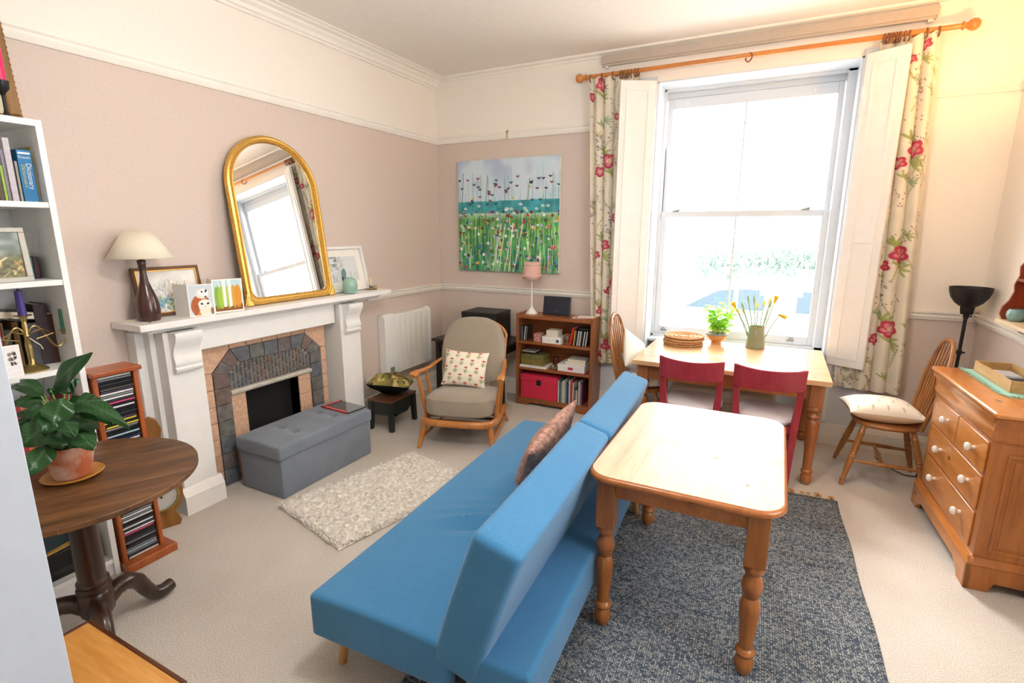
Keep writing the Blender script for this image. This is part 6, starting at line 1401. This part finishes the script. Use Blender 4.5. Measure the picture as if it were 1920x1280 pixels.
# chest of drawers
m_ch = wood('honey_chest', 'b0662a', 'd68f48', 'y', 4, .28, knots=True, coat=.4); m_chs = wood('honey_chest_side', '8f4f20', 'b87234', 'z', 4, .3, coat=.3)
CH = thing('chest_of_drawers', 'honey coloured wooden chest of drawers with white knobs', 'chest', (4.267, -1.719, 0), .046); L_, D_, H_ = .869, .295, .895
MB().box(0,0,.14,D_,L_,H_-.04).build('carcass', m_chs, CH, bevel=.002)
MB().box(-.034,-.034,H_-.028,D_,L_+.034,H_).build('top', m_ch, CH, bevel=.01, seg=3)
og = [(0,H_-.145),(-.006,H_-.145),(-.012,H_-.13),(-.008,H_-.1),(-.012,H_-.07),(-.026,H_-.045),(-.03,H_-.028),(0,H_-.028)]
MB().prism(og, -.0, L_, 'y').build('frieze', m_ch, CH, smooth=60)
for s_, y in ((-1, 0), (1, L_)): MB().prism([(y+s_*-p[0], p[1]) for p in og], -.02, D_, 'x').build('frieze_return', m_chs, CH, smooth=60)
MB().prism([(0,.125),(-.022,.125),(-.026,.135),(-.016,.15),(-.006,.165),(0,.165)], -.02, L_+.02, 'y').build('base_moulding', m_ch, CH, smooth=50)
for s_, y in ((-1, 0), (1, L_)): MB().prism([(y, .125), (y+s_*.022, .125), (y+s_*.026, .135), (y+s_*.016, .15), (y+s_*.006, .165), (y, .165)], -.02, D_, 'x').build('base_moulding', m_chs, CH, smooth=50)
bf = lambda a, b: [(a,.125),(b,.125),(b,0),(b-.1,0),(b-.115,.03),(b-.15,.05),(b-.18,.065),(a+.18,.065),(a+.15,.05),(a+.115,.03),(a+.1,0),(a,0)]
MB().prism(bf(-.022, L_+.022), -.022, 0, 'x').build('bracket_plinth', m_ch, CH, bevel=.002)
for y in (-.022, L_): MB().prism([(-.022,.125),(D_,.125),(D_,0),(D_-.07,0),(D_-.09,.05),(.09,.05),(.07,0),(-.022,0)], y, y+.022, 'y').build('bracket_plinth', m_chs, CH, bevel=.002)
m_kn = plain('white_porcelain', 'f1ede6', .15, var=.01, coat=.6)
def drawer(y0, y1, z0, z1, ks):
    d = MB().box(-.008, y0, z0, .0, y1, z1).build('drawer', m_ch, CH, bevel=.003)
    for (ky, kz) in ks: MB().lathe([(.009,0),(.008,.012),(.018,.018),(.022,.028),(.019,.037),(.008,.042)], n=20, M=Matrix.Translation((-.008, ky, kz)) @ Matrix.Rotation(R(-90), 4, 'Y')).build('knob', m_kn, d)
drawer(.06, .435, .565, .725, [(.19,.648)]); drawer(.445, .81, .565, .725, [(.575,.655)])
drawer(.06, .81, .375, .552, [(.185,.474),(.60,.467)]); drawer(.06, .81, .18, .362, [(.205,.288),(.61,.284)])
mbp = MB(); mbp.box(.05,-.006,.2,D_-.04,0,.215).box(.05,-.006,.68,D_-.04,0,.695).box(.05,-.006,.215,.065,0,.68).box(D_-.055,-.006,.215,D_-.04,0,.68); mbp.build('side_panel_moulding', m_chs, CH, bevel=.002)
MB().box(.08,-.004,.23,D_-.07,.0,.665).build('side_panel', m_chs, CH, bevel=.003)
# teal fringed cloth and wooden tray
q0, q1 = zz(1822, 698, .887), zz(1890, 745, .887)
t = thing('table_runner', 'aqua fringed cloth under the wooden tray on the chest', 'cloth', (4.365, -1.40, .8955), .046); m_tq = fabric('aqua_cloth', '7fbcae', 'a9dccf', 900)
MB().box(0,0,0,.205,.56,.003).build('cloth', m_tq, t); random.seed(6)
for k in range(40): y = .56*k/39; MB().tube([(0,y,.002),(-.012,y+random.uniform(-.006,.006),.006),(-.026,y+random.uniform(-.012,.012),.003)], [.0035,.003,.001], 5).build('fringe', m_tq, t)
for k in range(14): x = .2*k/13; MB().tube([(x,0,.002),(x+random.uniform(-.006,.006),-.02,.007),(x+random.uniform(-.012,.012),-.045,.002)], [.004,.0035,.001], 5).build('fringe', m_tq, t)
t = thing('wooden_tray', 'open wooden tray holding papers on the chest of drawers', 'tray', (4.395, -1.345, .8995), .046); m_tr = wood('pale_ply', 'b58a50', 'd6b078', 'y', 6, .5)
MB().box(0,0,0,.17,.47,.006).build('bottom', m_tr, t)
for a in ((0,0,.006,.008,.47,.06),(.162,0,.006,.17,.47,.06),(.008,0,.006,.162,.008,.06),(.008,.462,.006,.162,.47,.06)): MB().box(*a).build('wall', m_tr, t, bevel=.001)
for k, (c, x0, y0, x1, y1, z, lb) in enumerate((('2c2f3a',.012,.2,.15,.44,.006,'dark framed photograph lying in the wooden tray'),('e6e4ec',.012,.02,.15,.19,.006,'white papers lying in the wooden tray'),('cfd4da',.02,.26,.14,.4,.018,'pale print lying on the dark frame in the tray'))):
    o = MB().box(x0,y0,z,x1,y1,z+.011).build('papers' if k != 0 else 'photo_frame', plain('tray_'+c, c, .4, var=.1)); o.location = (4.395,-1.345,.8996); o.rotation_euler = (0,0,.046); tag(o, lb, 'papers' if k else 'frame')
# scalloped wall shelf with a teal pot
m_ws = wood('red_mahogany', '7a2a14', 'a5451f', 'z', 5, .3, coat=.3)
WS = thing('wall_shelf', 'red brown wall shelf with scalloped side on the right wall', 'shelf', (W, -1.13, 1.2))
side = [(0,-.1),(-.02,-.09),(-.04,-.05),(-.05,0),(-.115,.0),(-.13,.03),(-.125,.07),(-.1,.11),(-.085,.16),(-.09,.2),(-.075,.25),(-.08,.3),(-.05,.36),(-.02,.39),(0,.4)]
for y in (.33, -.35): MB().prism(side, y, y+.016, 'y').build('side', m_ws, WS, bevel=.003)
MB().box(-.135,-.36,-.022,0,.37,0).build('shelf_board', plain('shelf_edge_cream', 'd8c4a4', .5), WS, bevel=.004); MB().box(-.085,-.334,.22,0,.33,.235).build('upper_shelf', m_ws, WS, bevel=.002); MB().box(-.008,-.334,0,0,.33,.3).build('back', m_ws, WS)
t = thing('ceramic_pot', 'small pale teal round pot on the wall shelf', 'pot', (W-.075, -.86, 1.2005))
MB().lathe([(.025,0),(.035,.006),(.045,.03),(.043,.052),(.034,.066),(.03,.066),(.036,.05)], n=28).build('body', plain('teal_glaze', '7fa6a4', .2, var=.15, scale=30), t)
# adaptor and cable on the floor behind the right chair
t = thing('power_adaptor', 'black power adaptor with cable on the carpet behind the chest', 'adaptor', (4.36, -.42, 0), R(20)); MB().box(-.05,-.03,0,.05,.03,.03).build('brick', m_pb, t, bevel=.005)
MB().tube([(-.05,0,.012),(-.12,.03,.006),(-.2,.1,.03),(-.24,.16,.06),(-.22,.22,.05)], .004, 8).build('cable', m_pb, t)

# added globe pendant, out of view, glowing as fill light for the room
t = thing('fill_pendant', 'added white fill-light globe hanging out of view above the sofa', 'lamp', (2.5, -3.3, HC))
MB().lathe([(.05,0),(.05,-.02),(.012,-.035)], n=24).build('ceiling_rose', m_white, t); MB().cyl((0,0,-.03),(0,0,-.36),.003,n=8).build('flex', m_white, t); MB().cyl((0,0,-.36),(0,0,-.42),.02).build('lamp_holder', m_white, t)
m_gl, t_, b_ = _new('fill_light_globe'); b_.inputs['Emission Color'].default_value = (1, .97, .94, 1); b_.inputs['Emission Strength'].default_value = 40; MATS['fill_light_globe'] = m_gl
MB().sphere((0,0,-.55), .15, 28, 18).build('globe', m_gl, t)
